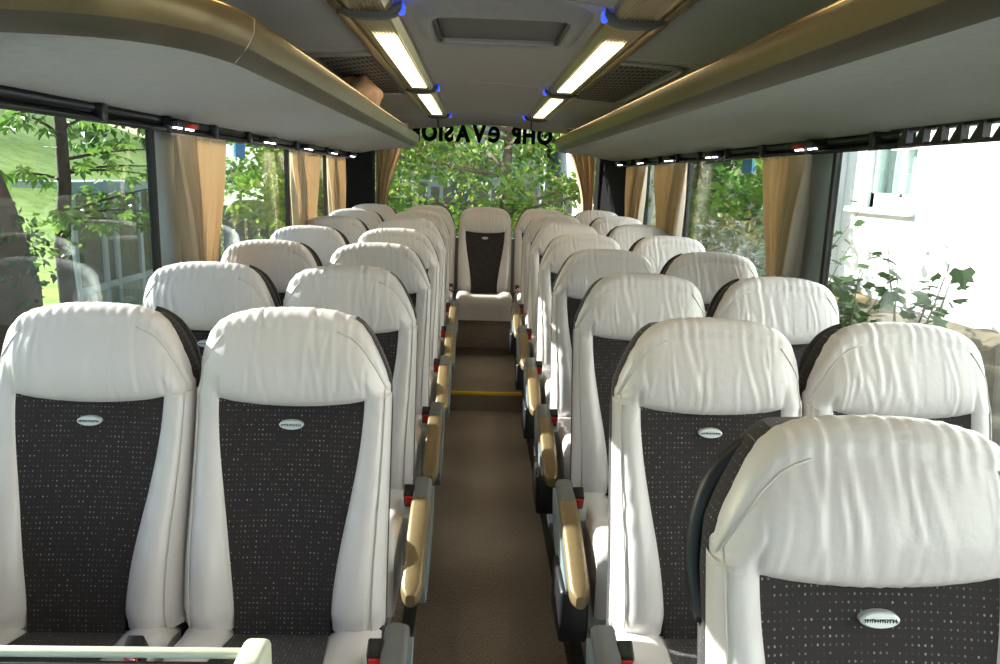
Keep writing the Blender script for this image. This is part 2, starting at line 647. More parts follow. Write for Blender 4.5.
# ceiling: arched centre, side coves, header sloping to the rear window
prof = [(-1.25, 1.66), (-1.18, 1.80), (-1.05, 1.93), (-0.85, 1.985), (-0.53, 2.005), (-0.36, 2.02), (-0.25, 2.035), (-0.12, 2.045), (0, 2.048)]
prof = prof + [(-x, z) for x, z in prof[-2::-1]]
m = MB()
n = len(prof)
HX = (-0.225, 0.225, 2.80, 3.30)                # roof hatch opening
ysC = [Y0, HX[2], HX[3], 6.98]
m.grid(n, 2, lambda i, j: (prof[i][0], (Y0, 6.98)[j], prof[i][1]))
m.grid(n, 2, lambda i, j: (prof[i][0] * 1.0, (Y0, 6.98)[j], prof[i][1] + 0.06))
# rear header
m.grid(n, 4, lambda i, j: (prof[i][0] * (1, .97, .93, .90)[j], (6.98, 7.08, 7.16, 7.21)[j], max(1.62, prof[i][1] - (0, .018, .055, .095)[j])))
ceiling = struct('ceiling', m, 'ceiling_felt')


def ceil_z(x):
    x = abs(x)
    pr = [(-a, b) for a, b in prof[:9]][::-1]
    for (a, za), (b, zb) in zip(pr[:-1], pr[1:]):
        if a <= x <= b:
            return lerp(za, zb, (x - a) / (b - a))
    return pr[-1][1]


# panel seams across the arched centre and the coves
for ys_ in (2.58, 4.88, 6.97):
    pts = [(x, ys_, ceil_z(x) - 0.001) for x in np.linspace(-0.36, 0.36, 15)]
    MB().tube(pts, 0.0035, 6).build('panel_seam', 'seam_light', ceiling)
for sx in (-1, 1):
    for ys_ in (3.42, 5.25):
        pts = [(sx * x, ys_, ceil_z(x) - 0.001) for x in np.linspace(0.52, 1.15, 9)]
        MB().tube(pts, 0.0035, 6).build('panel_seam', 'seam_light', ceiling)

# ------------------------------------------------------------------ seats
SL = 0.273


def yF(z):
    return -(1.065 - z) * SL - 0.014 * math.exp(-((z - 0.52) / 0.12) ** 2)


def wO(z):           # outer half width of the backrest
    return lerp(0.2165, 0.2150, smooth01((z - 0.45) / 0.4))


def wC(z):           # half width of the fabric centre
    t = (0.86 - z) / (0.86 - 0.38)
    return lerp(0.157, 0.100, smooth01(t * 0.95 + 0.05 * t))


DROP_A = [(0, 0), (0.3, 0.003), (0.45, 0.008), (0.58, 0.018), (0.68, 0.034), (0.77, 0.058), (0.86, 0.092), (0.93, 0.124), (0.975, 0.148), (1.0, 0.166)]   # aisle shoulder slopes away
DROP_W = [(0, 0), (0.3, 0.002), (0.5, 0.007), (0.7, 0.018), (0.82, 0.032), (0.91, 0.054), (0.97, 0.085), (1.0, 0.115)]     # window shoulder is squarer


def zTop(u, sg=0):
    tab = DROP_A if (sg and u * sg > 0) else DROP_W
    u = abs(u)
    return 1.057 - float(np.interp(u, [a for a, b in tab], [b for a, b in tab]))


def wTop(z, aisle):
    tab = DROP_A if aisle else DROP_W
    return 0.2115 * float(np.interp(1.057 - z, [b for a, b in tab], [a for a, b in tab]))


def zSeam(u):
    return 0.846 + 0.022 * u * u


def pleat(u, v, seed):
    """vertical gathers of the leather, stronger at top and bottom hems"""
    r = random.Random(seed)
    s = 0.0
    for k in range(22):
        c = r.uniform(-0.95, 0.95)
        wdt = r.uniform(0.012, 0.034)
        amp = r.uniform(0.0008, 0.0024)
        fan = c + (v - 0.5) * r.uniform(-0.16, 0.05) + 0.03 * math.sin(v * 4 + k)
        l0, l1 = r.uniform(-0.2, 0.35), r.uniform(0.65, 1.3)
        env = smooth01((v - l0) / 0.2) * smooth01((l1 - v) / 0.2)
        s += amp * env * (math.exp(-((u - fan) / wdt) ** 2) - 0.8 * math.exp(-((u - fan - 1.5 * wdt) / wdt) ** 2))
    s += 0.0007 * math.sin(u * 58 + 2 * math.sin(v * 3 + seed)) * (smooth01((v - 0.72) / 0.3) + 0.4 * smooth01((0.25 - v) / 0.25))
    return s


def make_seat(kind, seed):
    sg = 1 if kind[0] == 'L' else -1              # side of the aisle in the seat's own frame
    if kind == 'C':
        sg = 1
    hs = 0 if kind == 'C' else sg
    t = thing('coach_seat', 'x', 'seat')
    # --- shell: dark dotted fabric round the sides and back
    m = MB()
    NR, zs = 28, list(np.linspace(0.33, 0.90, 10)) + list(np.linspace(0.93, 1.030, 9))

    def ring(i, j):
        z = zs[j]
        a = 2 * PI * i / NR
        ww = wO(z) + 0.003
        if z > 0.88:
            ww = min(ww, wTop(z + 0.010, hs != 0 and math.cos(a) * hs > 0) + 0.006)
        hd = 0.052 if z < 1.0 else 0.052 * max(0.2, 1 - ((z - 1.0) / 0.05) ** 2) ** 0.5
        cx, cy = math.cos(a), math.sin(a)
        ex = 0.42
        return (ww * math.copysign(abs(cx) ** ex, cx), yF(z) + 0.072 + hd * math.copysign(abs(cy) ** ex, cy), z)
    m.grid(NR + 1, len(zs), ring)
    m.add([ring(i, len(zs) - 1) for i in range(NR)], [tuple(range(NR))])
    m.add([ring(i, 0) for i in range(NR)], [tuple(range(NR))])
    m.build('backrest_shell', 'dotted_fabric', t)
    # --- fabric centre
    m = MB()
    nz = 20

    def cen(i, j):
        z = lerp(0.36, 0.874, j / (nz - 1))
        u = -1 + 2 * i / 12
        return (u * (wC(z) + 0.004), yF(z) + 0.010 + 0.010 * (1 - u * u) * smooth01((z - 0.4) / 0.2) - 0.004, z)
    m.grid(13, nz, cen)
    m.build('centre_panel', 'dotted_fabric', t)
    # --- side bolsters of leather, with a piping line
    for sx in (-1, 1):
        m = MB()
        na, nzb = 17, 40

        def bol(i, j):
            z = lerp(0.375, 0.872 + 0.0, j / (nzb - 1))
            a = i / (na - 3)
            ci, wo = wC(z), wO(z)
            low = smooth01((0.86 - z) / 0.35)
            fat = 0.012 + 0.030 * low
            if i >= na - 2:                        # wraps round the side
                k = i - (na - 3)
                return (sx * (wo + 0.002), yF(z) + 0.012 + 0.022 * k, z)
            x = lerp(ci, wo, a)
            y = yF(z) + 0.010 - fat * math.sin(PI * min(1, a * 0.96 + 0.02)) ** 0.75 + 0.012 * a ** 6
            if i == 0:
                y = yF(z) + 0.02
            endr = smooth01((z - 0.375) / 0.05)
            y += 0.02 * (1 - endr)
            y += 0.0018 * math.sin(z * 95 + 3 * a + seed) * math.sin(PI * a) * smooth01((z - 0.5) / 0.1) * (0.3 + abs(math.sin(z * 17 + seed)))
            groove = math.exp(-((a - 0.80) / 0.035) ** 2)
            y += 0.0035 * groove
            return (sx * x, y, z)
        m.grid(na, nzb, bol)
        bo = m.build('bolster', 'leather', t)
        pts = []
        for j in range(0, nzb, 3):
            p = bol(int(0.80 * (na - 3)) + 0, j)
            pts.append((p[0] + sx * 0.004, p[1] - 0.0005, p[2]))
        MB().tube(pts, 0.0022, 5).build('piping', 'leather_seam', bo)
    # --- headrest of gathered leather
    m = MB()
    NU, NF, NT, NB = 97, 26, 9, 4
    R = 0.038
    W = 0.2115

    def head(i, j):
        e = 0
        ii = i - 2
        if ii < 0:
            e = -ii
        elif ii > NU - 5:
            e = ii - (NU - 5)
        u = max(-1.0, min(1.0, -1 + 2 * ii / (NU - 5)))
        u = math.copysign(abs(u) ** 0.82, u)
        zt, zsm = zTop(u, hs), zSeam(u)
        x = W * u
        rr = R * (1 - 0.4 * abs(u) ** 6)
        if u * hs > 0:
            rr = min(rr, 0.7 * (zt - zsm))
        sidey = 0.026 * abs(u) ** 9
        if j < NF:
            v = j / (NF - 1)
            z = lerp(zsm, zt - rr, v)
            y = yF(z) + 0.008 - 0.030 * math.sin(PI * (0.10 + 0.78 * v ** 0.9)) * (1 - 0.55 * abs(u) ** 4) * min(1.0, (zt - zsm) / 0.13) + sidey
            y += 0.010 * math.exp(-v * 22)
            ci_, wo_ = wC(z), wO(z)
            aa = (abs(u) * wo_ - ci_) / (wo_ - ci_)
            if aa > 0:                              # over the bolsters the hem lies flush with them
                aa = min(1.0, aa)
                yb_ = yF(z) + 0.0085 - 0.012 * math.sin(PI * min(1, aa * 0.96 + 0.02)) ** 0.75 + 0.012 * aa ** 6
                y = lerp(y, lerp(yb_, y, smooth01(v / 0.5)), smooth01(aa / 0.15))
            y -= pleat(u, v, seed) * (1 - abs(u) ** 8)
            x = lerp(wO(z) + 0.0005, W, smooth01(v / 0.6)) * u
        elif j < NF + NT:
            th = PI * (j - NF + 1) / NT
            zb = zt - rr
            yb = yF(zb) + 0.008 - 0.030 * math.sin(PI * 0.88) * (1 - 0.55 * abs(u) ** 4) + sidey
            z = zb + rr * math.sin(th)
            y = yb + rr * 1.15 * (1 - math.cos(th))
            y -= pleat(u, 1.0, seed) * (1 - abs(u) ** 8) * max(0, math.cos(th))
            z += pleat(u, 1.0, seed) * 0.8 * math.sin(th) * (1 - abs(u) ** 8)
        else:
            zb = zt - rr
            yb = yF(zb) + 0.008 - 0.030 * math.sin(PI * 0.88) * (1 - 0.55 * abs(u) ** 4) + sidey + 2.3 * rr
            k = j - NF - NT + 1
            z = zb - 0.03 * k
            y = yb + 0.003 - 0.03 * k * SL
        if e:
            x += math.copysign(0.0015 * e, u)
            yc = yF(min(z, zt - rr)) + 0.045
            y = lerp(y, yc, 0.5 * e)
        return (x, y, z)
    m.grid(NU, NF + NT + NB, head)
    he = m.build('headrest', 'leather', t)
    for sx in (-1, 1):
        pp = []
        for q in range(13):
            if sx == hs:
                uu, inset = lerp(0.965, 0.45, max(0, q - 2) / 10), 0.014
            else:
                uu, inset = 0.95 - 0.2 * max(0, q / 12 - 0.7) / 0.3, 0.0
            ii = 2 + (sx * uu ** (1 / 0.82) + 1) / 2 * (NU - 5)
            zt_, zs_ = zTop(sx * uu, hs), zSeam(uu)
            rr_ = min(R * (1 - 0.4 * uu ** 6), 0.7 * (zt_ - zs_))
            zz = (max(zs_ + 0.002, zt_ - inset - 0.012) if q > 1 else lerp(zs_, zt_ - inset - 0.012, q / 2)) if sx == hs else lerp(zs_, zt_ - rr_, q / 12)
            v_ = (zz - zs_) / max(0.01, zt_ - rr_ - zs_)
            p = head(ii, min(NF - 1.01, v_ * (NF - 1)))
            pp.append((p[0], p[1] - 0.0012, p[2]))
        MB().tube(pp, 0.0018, 5).build('piping', 'leather_seam', he)
    # --- oval badge with an illegible dark line of lettering
    m = MB()
    zb = 0.806
    yb = yF(zb) + 0.010
    ring_ = [(0.0270 * math.cos(2 * PI * k / 24), 0.0105 * math.sin(2 * PI * k / 24)) for k in range(24)]
    vs = [(x, yb - 0.002 + z * SL, zb + z) for x, z in ring_] + [(x * 0.86, yb - 0.0040 + z * 0.86 * SL, zb + z * 0.86) for x, z in ring_] + [(x, yb + 0.01, zb + z) for x, z in ring_]
    fs = [(k, (k + 1) % 24, 24 + (k + 1) % 24, 24 + k) for k in range(24)] + [(k, (k + 1) % 24, 48 + (k + 1) % 24, 48 + k) for k in range(24)] + [tuple(range(24, 48))]
    ba = m.add(vs, fs).build('badge', 'badge_silver', t)
    m = MB()
    rr_ = random.Random(3)
    x = -0.0215
    while x < 0.021:
        wd = rr_.uniform(0.0016, 0.0034)
        for k in range(2):
            hz = rr_.uniform(-0.0022, 0.0016)
            m.box(x, x + wd * (0.45 if k else 1), yb - 0.0052, yb - 0.0035, zb + (hz if not k else -0.0024), zb + (hz + 0.0011 if not k else 0.0024))
        x += wd + 0.0011
    m.build('lettering', 'ink', ba)
    # --- grab handle behind the aisle-side shoulder
    if kind in ('LW', 'RW', 'RF'):
        hp = [(0.190, 0.78, 0.08), (0.203, 0.83, 0.10), (0.203, 0.88, 0.105), (0.192, 0.935, 0.105), (0.168, 0.985, 0.102), (0.134, 1.020, 0.095), (0.095, 1.035, 0.08)]
        if kind == 'RF':
            hp = [(x + 0.018, z - 0.025, dy) for x, z, dy in hp]
        kk = np.linspace(0, 6, 25)
        cols = [np.interp(kk, range(7), [h[c] for h in hp]) for c in range(3)]
        cols = [np.convolve(np.pad(c, 2, mode='edge'), np.ones(5) / 5, mode='valid') for c in cols]
        pp = [(sg * x, yF(z) + dy, z) for x, z, dy in zip(*cols)]
        MB().tube(pp, 0.0115 if kind != 'RF' else 0.015, 8).build('grab_handle', 'black_plastic', t)
    # --- cushion
    NA, NBq = 25, 26

    def cush(i, j, dz=0.0, sc=None):
        a = -1 + 2 * i / (NA - 1)
        b = j / (NBq - 1)
        hw = 0.216
        bb = min(1.0, b / 0.72)
        y = lerp(-0.15, -0.60, bb)
        z = 0.360 + 0.057 * bb + dz
        if b > 0.72:
            th = (b - 0.72) / 0.28
            if th < 0.5:
                q = th / 0.5 * PI / 2
                y = -0.60 - 0.05 * math.sin(q) - dz
                z = 0.417 - 0.05 * (1 - math.cos(q)) + dz
            else:
                y = -0.65 - dz + 0.02 * (th - .5)
                z = 0.367 - 0.14 * (th - 0.5) / 0.5
        side = smooth01((abs(a) - 0.45) / 0.2) * smooth01((1.0 - abs(a)) / 0.12)
        wr = 0.0028 * math.sin(y * 70 + 2 * a + seed) * smooth01((abs(a) - 0.5) / 0.2)
        if b <= 0.86:
            z += 0.022 * side * (1 if b < .7 else .5) + wr
        else:
            y -= 0.01 * side
        x = hw * a
        if abs(a) > 0.96:
            x = math.copysign(hw * 0.985, a)
            z = min(z, 0.395) - 0.0
        return (x, y, z)
    m = MB()
    m.grid(NA, NBq, cush)
    for s_ in (0, NA - 1):                          # side flanks and front hem
        m.grid(2, NBq, lambda i, j, s_=s_: cush(s_, j) if i == 0 else (cush(s_, j)[0], cush(s_, j)[1], 0.225))
    m.add([(-0.212, -0.15, 0.225), (0.212, -0.15, 0.225), (0.212, -0.64, 0.225), (-0.212, -0.64, 0.225)], [(0, 1, 2, 3)])
    m.build('cushion', 'leather', t)
    m = MB()

    def cpan(i, j):
        b = j / 17 * 0.84
        jj = b * (NBq - 1)
        hw = lerp(0.098, 0.135, min(1, b / 0.6))
        a = (-1 + 2 * i / 10) * hw / 0.216
        ii = (a + 1) / 2 * (NA - 1)
        p = cush(ii, jj, 0.004)
        return p
    m.grid(11, 18, cpan)
    if kind != 'C':
        m.build('cushion_panel', 'dotted_fabric', t)
    # --- supports
    if kind == 'C':
        MB().rbox(-0.214, 0.214, -0.60, -0.10, 0.0, 0.226, 0.01).build('bench_base', 'carpet', t)
        return t
    for sx in (-1, 1):
        m = MB()
        m.rbox(sx * 0.15 - 0.02, sx * 0.15 + 0.02, -0.50, -0.22, 0.0, 0.03, 0.006)
        m.rbox(sx * 0.15 - 0.018, sx * 0.15 + 0.018, -0.42, -0.30, 0.02, 0.24, 0.008)
        m.build('leg', 'frame_metal', t)
    m = MB()
    m.rbox(-0.21, 0.21, -0.56, -0.18, 0.205, 0.235, 0.008)
    m.build('seat_frame', 'frame_metal', t)
    if kind == 'C':
        return t
    # --- buckle with red button at the aisle side
    m = MB().rbox(-0.016, 0.016, -0.02, 0.02, -0.028, 0.028, 0.004)
    mt = Matrix.Translation((sg * (0.226 if kind[1] != 'W' else 0.20), -0.345, 0.432)) @ Matrix.Rotation(0.5, 4, 'X')
    m.xform(mt)
    bu = m.build('belt_buckle', 'black_plastic', t)
    m = MB().rbox(-0.012, 0.012, -0.024, -0.012, -0.018, 0.022, 0.003)
    m.xform(mt)
    m.build('release_button', 'red_button', bu, label='red release button')
    m = MB().rbox(-0.022, 0.022, -0.03, -0.004, 0.012, 0.032, 0.003)
    if kind[1] in 'AF':
        # --- armrest sloping forward: grey hinge, gold top, grey side plate
        ax = sg * 0.263
        R0, F0 = Vector((ax, -0.30, 0.448)), Vector((ax, -0.735, 0.325))

        def arm_seg(t0, t1, hw, hh, up_, taper=0.0, n=14):
            mm = MB()
            secs = []
            for k in range(n):
                tt = lerp(t0, t1, k / (n - 1))
                c = R0.lerp(F0, tt) + Vector((0, 0, up_ + 0.018 * math.sin(PI * tt)))
                e0 = min(1.0, (k + 0.001) / 1.5) if t0 > 0 and taper < 0 else 1.0
                endf = (max(0.0, 1 - max(0, (tt - 0.93) / 0.07) ** 2.0)) ** 0.5 if t1 >= 1 else 1.0
                endf = max(endf, 0.45)
                secs.append([(c.x + hw * endf * math.copysign(abs(math.cos(q)) ** 0.6, math.cos(q)), c.y, c.z + hh * (0.5 + 0.5 * endf) * math.copysign(abs(math.sin(q)) ** 0.6, math.sin(q))) for q in [2 * PI * z / 16 for z in range(16)]])
            mm.grid(17, n, lambda i, j: secs[j][i % 16])
            mm.add(secs[0], [tuple(range(16))])
            mm.add(secs[-1], [tuple(range(16))])
            return mm
        arm = arm_seg(0.24, 1.0, 0.027, 0.023, 0.0, n=22).build('armrest', 'gold_paint', t)
        arm_seg(0.0, 0.25, 0.0255, 0.024, 0.0).build('hinge_cover', 'grey_plastic', arm)
        # side plate, a long oval on the aisle side hanging below the top
        mm = MB()
        N = 28
        vs = []
        for off in (0.014, 0.033):
            for k in range(N):
                q = 2 * PI * k / N
                tt = 0.46 + 0.45 * math.copysign(abs(math.cos(q)) ** 0.75, math.cos(q))
                c = R0.lerp(F0, tt)
                s_ = math.sin(q)
                dz = 0.016 * s_ if s_ > 0 else 0.105 * s_
                vs.append((ax + sg * off, c.y, c.z + dz - 0.002))
        fs = [tuple(range(N)), tuple(range(N, 2 * N))] + [(k, (k + 1) % N, N + (k + 1) % N, N + k) for k in range(N)]
        mm.add(vs, fs)
        mm.build('side_plate', 'teal_grey', arm)
        # bracket carrying the armrest
        MB().rbox(min(sg * 0.19, sg * 0.25), max(sg * 0.19, sg * 0.25), -0.42, -0.30, 0.20, 0.40, 0.008).build('armrest_bracket', 'frame_metal', t)
        if kind[0] == 'R':
            MB().rbox(-0.31, -0.235, -0.70, -0.50, 0.19, 0.335, 0.01).build('litter_box', 'black_plastic', t)
    else:
        # --- second belt lock with chrome tongue between the two seats
        m = MB()
        for dx, ry in ((0.0, 0.5), (0.02, -0.3)):
            k0 = len(m.v)
            m.rbox(-0.010, 0.010, -0.002, 0.002, -0.022, 0.022, 0.0015, 1)
            m.xform(Matrix.Translation((sg * 0.195 + dx * sg * 0.5, -0.36 - dx, 0.425)) @ Matrix.Rotation(ry, 4, 'Y') @ Matrix.Rotation(0.8, 4, 'X'), k0)
        m.build('belt_tongue', 'chrome', t)
    return t


protos = {k: make_seat(k, i * 11 + 3) for i, k in enumerate(('LA', 'LW', 'RA', 'RW', 'C', 'RF'))}
used = set()


def place_seat(kind, x, y, z, label, group, rz=0.0):
    if kind in used:
        o = copy_tree(protos[kind])
    else:
        o = protos[kind]
        used.add(kind)
    o.location = (x, y, z)
    o.rotation_euler = (0, 0, rz)
    o['label'] = label
    o['group'] = group


PITCHY = [0.955, 1.70, 2.44, 3.17, 3.91, 4.66, 5.43]
ORD = ['seventh', 'sixth', 'fifth', 'fourth', 'third', 'second', 'first']
for r_, yy in enumerate(PITCHY):
    for kind, x, side, cl in (('LA', -0.472, 'grassy slope', 'aisle'), ('LW', -0.915, 'grassy slope', 'window'), ('RA', 0.472, 'white house', 'aisle'), ('RW', 0.915, 'white house', 'window')):
        if r_ == 0 and kind != 'RA':
            continue
        place_seat('RF' if r_ == 0 else kind, x, yy, plat_z(yy), 'cream leather %s seat on the %s side, %s row ahead of rear bench' % (cl, side, ORD[r_]), 'coach seats in paired rows', rnd.uniform(-0.006, 0.006))
zb = plat_z(6.35)
for kind, x, lb in (('LW', -0.915, 'cream leather rear bench seat in the corner on the grassy slope side'), ('LW', -0.462, 'cream leather rear bench seat beside the middle one, grassy slope side'),
                    ('C', 0.0, 'cream leather middle seat of the rear bench facing down the aisle'),
                    ('RW', 0.462, 'cream leather rear bench seat beside the middle one, white house side'), ('RW', 0.915, 'cream leather rear bench seat in the corner on the white house side')):
    place_seat(kind, x, 6.35, zb, lb, 'seats of the rear bench')

# ------------------------------------------------------------------ luggage racks
def sweep_path(path, prof, mb, closed=False):
    """prof = [(offset towards the aisle, z)] swept along plan path [(x,y)], offset on the left normal of travel"""
    P = [Vector((x, y)) for x, y in path]
    nn = []
    for i in range(len(P)):
        t = (P[min(i + 1, len(P) - 1)] - P[max(i - 1, 0)]).normalized()
        nn.append(Vector((-t.y, t.x)))
    mb.grid(len(prof), len(P), lambda i, j: (P[j].x + nn[j].x * prof[i][0], P[j].y + nn[j].y * prof[i][0], prof[i][1]))


# fascia cross-section, offset measured towards the aisle from the lower edge
FASC_LOW = [(0.0, 1.711), (0.012, 1.719), (0.024, 1.732), (0.033, 1.745)]
FASC_UP = [(0.033, 1.745), (0.039, 1.757), (0.045, 1.777), (0.048, 1.796), (0.046, 1.806)]
RIM = [(0.046, 1.806), (0.046, 1.812), (0.040, 1.817), (0.028, 1.817), (0.022, 1.812), (0.022, 1.79)]


def rack(sx, path, label):
    """path runs so that the aisle lies on its left"""
    t = thing('luggage_rack', label, 'luggage rack', (sx * 0.9, 3.5, 1.64), 'overhead luggage racks')
    fa = MB()
    sweep_path(path, FASC_UP, fa)
    sweep_path(path, [(o - 0.008, z) for o, z in FASC_UP], fa)
    f = fa.build('fascia', 'rack_gold', t)
    fa = MB()
    sweep_path(path, FASC_LOW, fa)
    sweep_path(path, [(o - 0.008, z + 0.004) for o, z in FASC_LOW], fa)
    fa.build('lower_fascia', 'rack_dark', t, label='darker lower edge band')  # lower facet coloured darker than the gold above it
    ri = MB()
    sweep_path(path, RIM, ri)
    ri.build('rim', 'rack_rim', f)
    # felt underside and shelf, both running out to the wall
    for nm, z_in, z_out, x_out, mt, th in (('underside', 1.711, 1.642, 1.16, 'rack_felt', 0), ('shelf', 1.745, 1.735, 1.18, 'rack_felt', 0)):
        g = MB()
        NN = 6

        def fn(i, j):
            x, y = path[j]
            k = i / (NN - 1)
            xx = lerp(x, sx * x_out, k)
            z = lerp(z_in, z_out, k) + (0.014 * math.sin(PI * k) if nm == 'underside' else 0)
            return (xx, y, z)
        g.grid(NN, len(path), fn)
        g.build(nm, mt, t)
    return t


leftpath = [(-1.18, 7.06), (-0.95, 7.04), (-0.78, 6.99), (-0.67, 6.88), (-0.625, 6.7), (-0.62, 6.4), (-0.62, 5), (-0.62, 3.5), (-0.62, 2.2), (-0.620, 1.86), (-0.623, 1.80), (-0.632, 1.735), (-0.645, 1.675), (-0.665, 1.622), (-0.695, 1.575), (-0.735, 1.536), (-0.785, 1.51), (-0.85, 1.497), (-0.93, 1.492), (-1.18, 1.49)]
# smooth by subdividing the corner points
rightpath = [(0.62, Y0 + 0.05), (0.62, 1.0), (0.62, 2.5), (0.62, 4), (0.62, 5.4), (0.62, 6.4), (0.625, 6.7), (0.67, 6.88), (0.78, 6.99), (0.95, 7.04), (1.18, 7.06)]
rk = rack(-1, leftpath, 'long overhead luggage rack with gold edge and rounded front end above the grassy slope side')
rack(1, rightpath, 'long overhead luggage rack with gold edge above the white house side')
# thin pale joint where the rounded end cap meets the straight fascia
m = MB()
m.tube([(-0.617, 1.80, 1.711), (-0.588, 1.80, 1.747), (-0.573, 1.80, 1.775), (-0.571, 1.80, 1.806)], 0.0008, 5)
m.build('cap_joint', 'seam_light', rk)

# tan crumpled bag lying on the left rack
m = MB()
N1, N2 = 22, 14
rr_ = random.Random(5)
ph = [rr_.uniform(0, 6) for _ in range(6)]


def bagf(i, j):
    a = 2 * PI * i / (N1 - 1)
    b = PI * j / (N2 - 1)
    d = 1 + 0.10 * math.sin(3 * a + ph[0]) * math.sin(b) + 0.06 * math.sin(5 * a + 3 * b + ph[1]) + 0.05 * math.sin(7 * b + ph[2])
    x = 0.13 * d * math.sin(b) * math.cos(a)
    y = 0.27 * d * math.sin(b) * math.sin(a)
    z = 0.105 * d * math.cos(b)
    return (-0.715 + x, 4.25 + y, max(1.7455, 1.872 + z))


m.grid(N1, N2, bagf)
tag(m.build('cloth_bag', 'bag_cloth'), 'crumpled tan cloth bag lying in the overhead rack', 'bag')

# ------------------------------------------------------------------ curtain rails and reading lights under the racks
for sx, lb in ((-1, 'black curtain rail under the luggage rack, grassy slope side'), (1, 'black curtain rail with open fins under the luggage rack, white house side')):
    t = thing('curtain_rail', lb, 'curtain rail', (sx * 1.13, 3, 1.60), 'rails above the side windows')
    ya = 1.0 if sx < 0 else 2.2
    MB().tube([(sx * 1.135, ya, 1.635), (sx * 1.135, 6.6, 1.635)], 0.013, 10).build('tube', 'black_plastic', t)
    MB().tube([(sx * 1.120, ya, 1.605), (sx * 1.120, 6.6, 1.605)], 0.008, 8).build('tube', 'black_plastic', t)
    MB().box(min(sx * 1.14, sx * 1.17), max(sx * 1.14, sx * 1.17), ya, 6.6, 1.60, 1.66).build('backing_strip', 'black_trim', t)
    y = 2.2 if sx < 0 else 2.3
    while y < 6.5:
        MB().rbox(min(sx * 1.10, sx * 1.155), max(sx * 1.10, sx * 1.155), y, y + 0.03, 1.598, 1.648, 0.006).build('bracket', 'black_plastic', t)
        y += 0.46
    if sx > 0:
        for z in (1.603, 1.648):
            MB().tube([(1.125, 0.2, z), (1.125, 2.25, z)], 0.006, 8).build('tube', 'black_plastic', t)
        for k in range(16):
            yk = 0.92 + k * 0.082
            m = MB()
            m.add([(1.115, yk, 1.603), (1.115, yk + 0.05, 1.603), (1.115, yk + 0.014, 1.648), (1.115, yk, 1.648), (1.135, yk, 1.603), (1.135, yk + 0.05, 1.603), (1.135, yk + 0.014, 1.648), (1.135, yk, 1.648)],
                  [(0, 1, 2, 3), (4, 5, 6, 7), (0, 1, 5, 4), (1, 2, 6, 5), (2, 3, 7, 6), (3, 0, 4, 7)])
            m.build('fin', 'black_plastic', t)
SERV = [2.74, 3.85, 4.72, 5.55, 6.35]
for sx, side in ((-1, 'grassy slope'), (1, 'white house')):
    for k, y in enumerate(SERV):
        t = thing('reading_light', 'black reading lamp with white diodes, %s side, %s one from rear window' % (side, ['fifth', 'fourth', 'third', 'second', 'first'][k]), 'reading light', (sx * 1.09, y, 1.60), 'reading lights under the racks')
        MB().rbox(min(sx * 1.065, sx * 1.115), max(sx * 1.065, sx * 1.115), y - 0.10, y + 0.10, 1.614, 1.638, 0.006).build('housing', 'black_plastic', t)
        for q in (-0.075, -0.035, 0.035, 0.075):
            MB().disc((sx * 1.085, y + q, 1.613), (0, 0, -1), 0.0075, 10, 0.005).build('diode', 'led_white', t)
        if k == 0:
            MB().box(min(sx * 1.05, sx * 1.066), max(sx * 1.05, sx * 1.066), y - 0.02, y + 0.03, 1.612, 1.626).build('call_button', 'red_button', t, label='red call button')
for sx, y in ((-1, 3.72), (1, 3.62)):
    m = MB()
    m.box(min(sx * 1.188, sx * 1.194), max(sx * 1.188, sx * 1.194), y - 0.06, y + 0.07, 1.535, 1.60)
    tag(m.build('window_sticker', 'blue_sticker'), 'small blue notice on the side window below the %s rack' % ('left' if 0 else ('grassy slope side' if sx < 0 else 'white house side')), 'sticker', 'blue window notices')

# ------------------------------------------------------------------ curtains
def curtain(name_label, p_top, p_bot, z_top, z_bot, n_fold, seed, z_tie=None, lining=False):
    """cloth hanging between two plan lines, gathered towards the bottom; p = ((x,y),(x,y)) from window edge to open edge"""
    rr = random.Random(seed)
    NU, NV = 90, 22
    phs = [rr.uniform(0, 6.28) for _ in range(4)]
    a0, a1 = Vector(p_top[0]), Vector(p_top[1])
    b0, b1 = Vector(p_bot[0]), Vector(p_bot[1])
    ax = (a1 - a0).normalized()
    nx = Vector((-ax.y, ax.x))

    def fn(i, j, th=0.0):
        u, v = i / (NU - 1), j / (NV - 1)
        k = smooth01(v) ** 0.8
        p = (a0.lerp(a1, u)).lerp(b0.lerp(b1, u), k)
        f = math.sin(u * n_fold * 2 * PI + phs[0] + 0.8 * math.sin(u * 7 + phs[1]) + 0.5 * v * math.sin(u * 9 + phs[2]))
        amp = lerp(0.016, 0.032, smooth01(v * 2)) * (0.8 + 0.3 * math.sin(u * 5 + phs[3]))
        q = p + nx * (f * amp + th) + ax * (0.006 * math.cos(u * n_fold * 2 * PI))
        return (q.x, q.y, lerp(z_top, z_bot, v))
    t = thing('curtain', name_label, 'curtain', (p_top[0][0], p_top[0][1], z_bot), 'gathered tan curtains')
    m = MB()
    m.grid(NU, NV, fn)
    m.grid(NU, NV, lambda i, j: fn(i, j, 0.002))
    m.build('cloth', 'curtain', t)
    # hem along the top and the tie band at the bottom end
    MB().tube([(lerp(a0.x, a1.x, k / 8), lerp(a0.y, a1.y, k / 8), z_top - 0.003) for k in range(9)], 0.006, 6).build('heading', 'curtain_lining', t)
    if lining:
        m = MB()
        i0 = int(NU * 0.0)
        m.grid(14, NV, lambda i, j: tuple(Vector(fn(i, j)) - Vector((nx.x, nx.y, 0)) * 0.004))
        m.build('lining', 'curtain_lining', t)
    return t


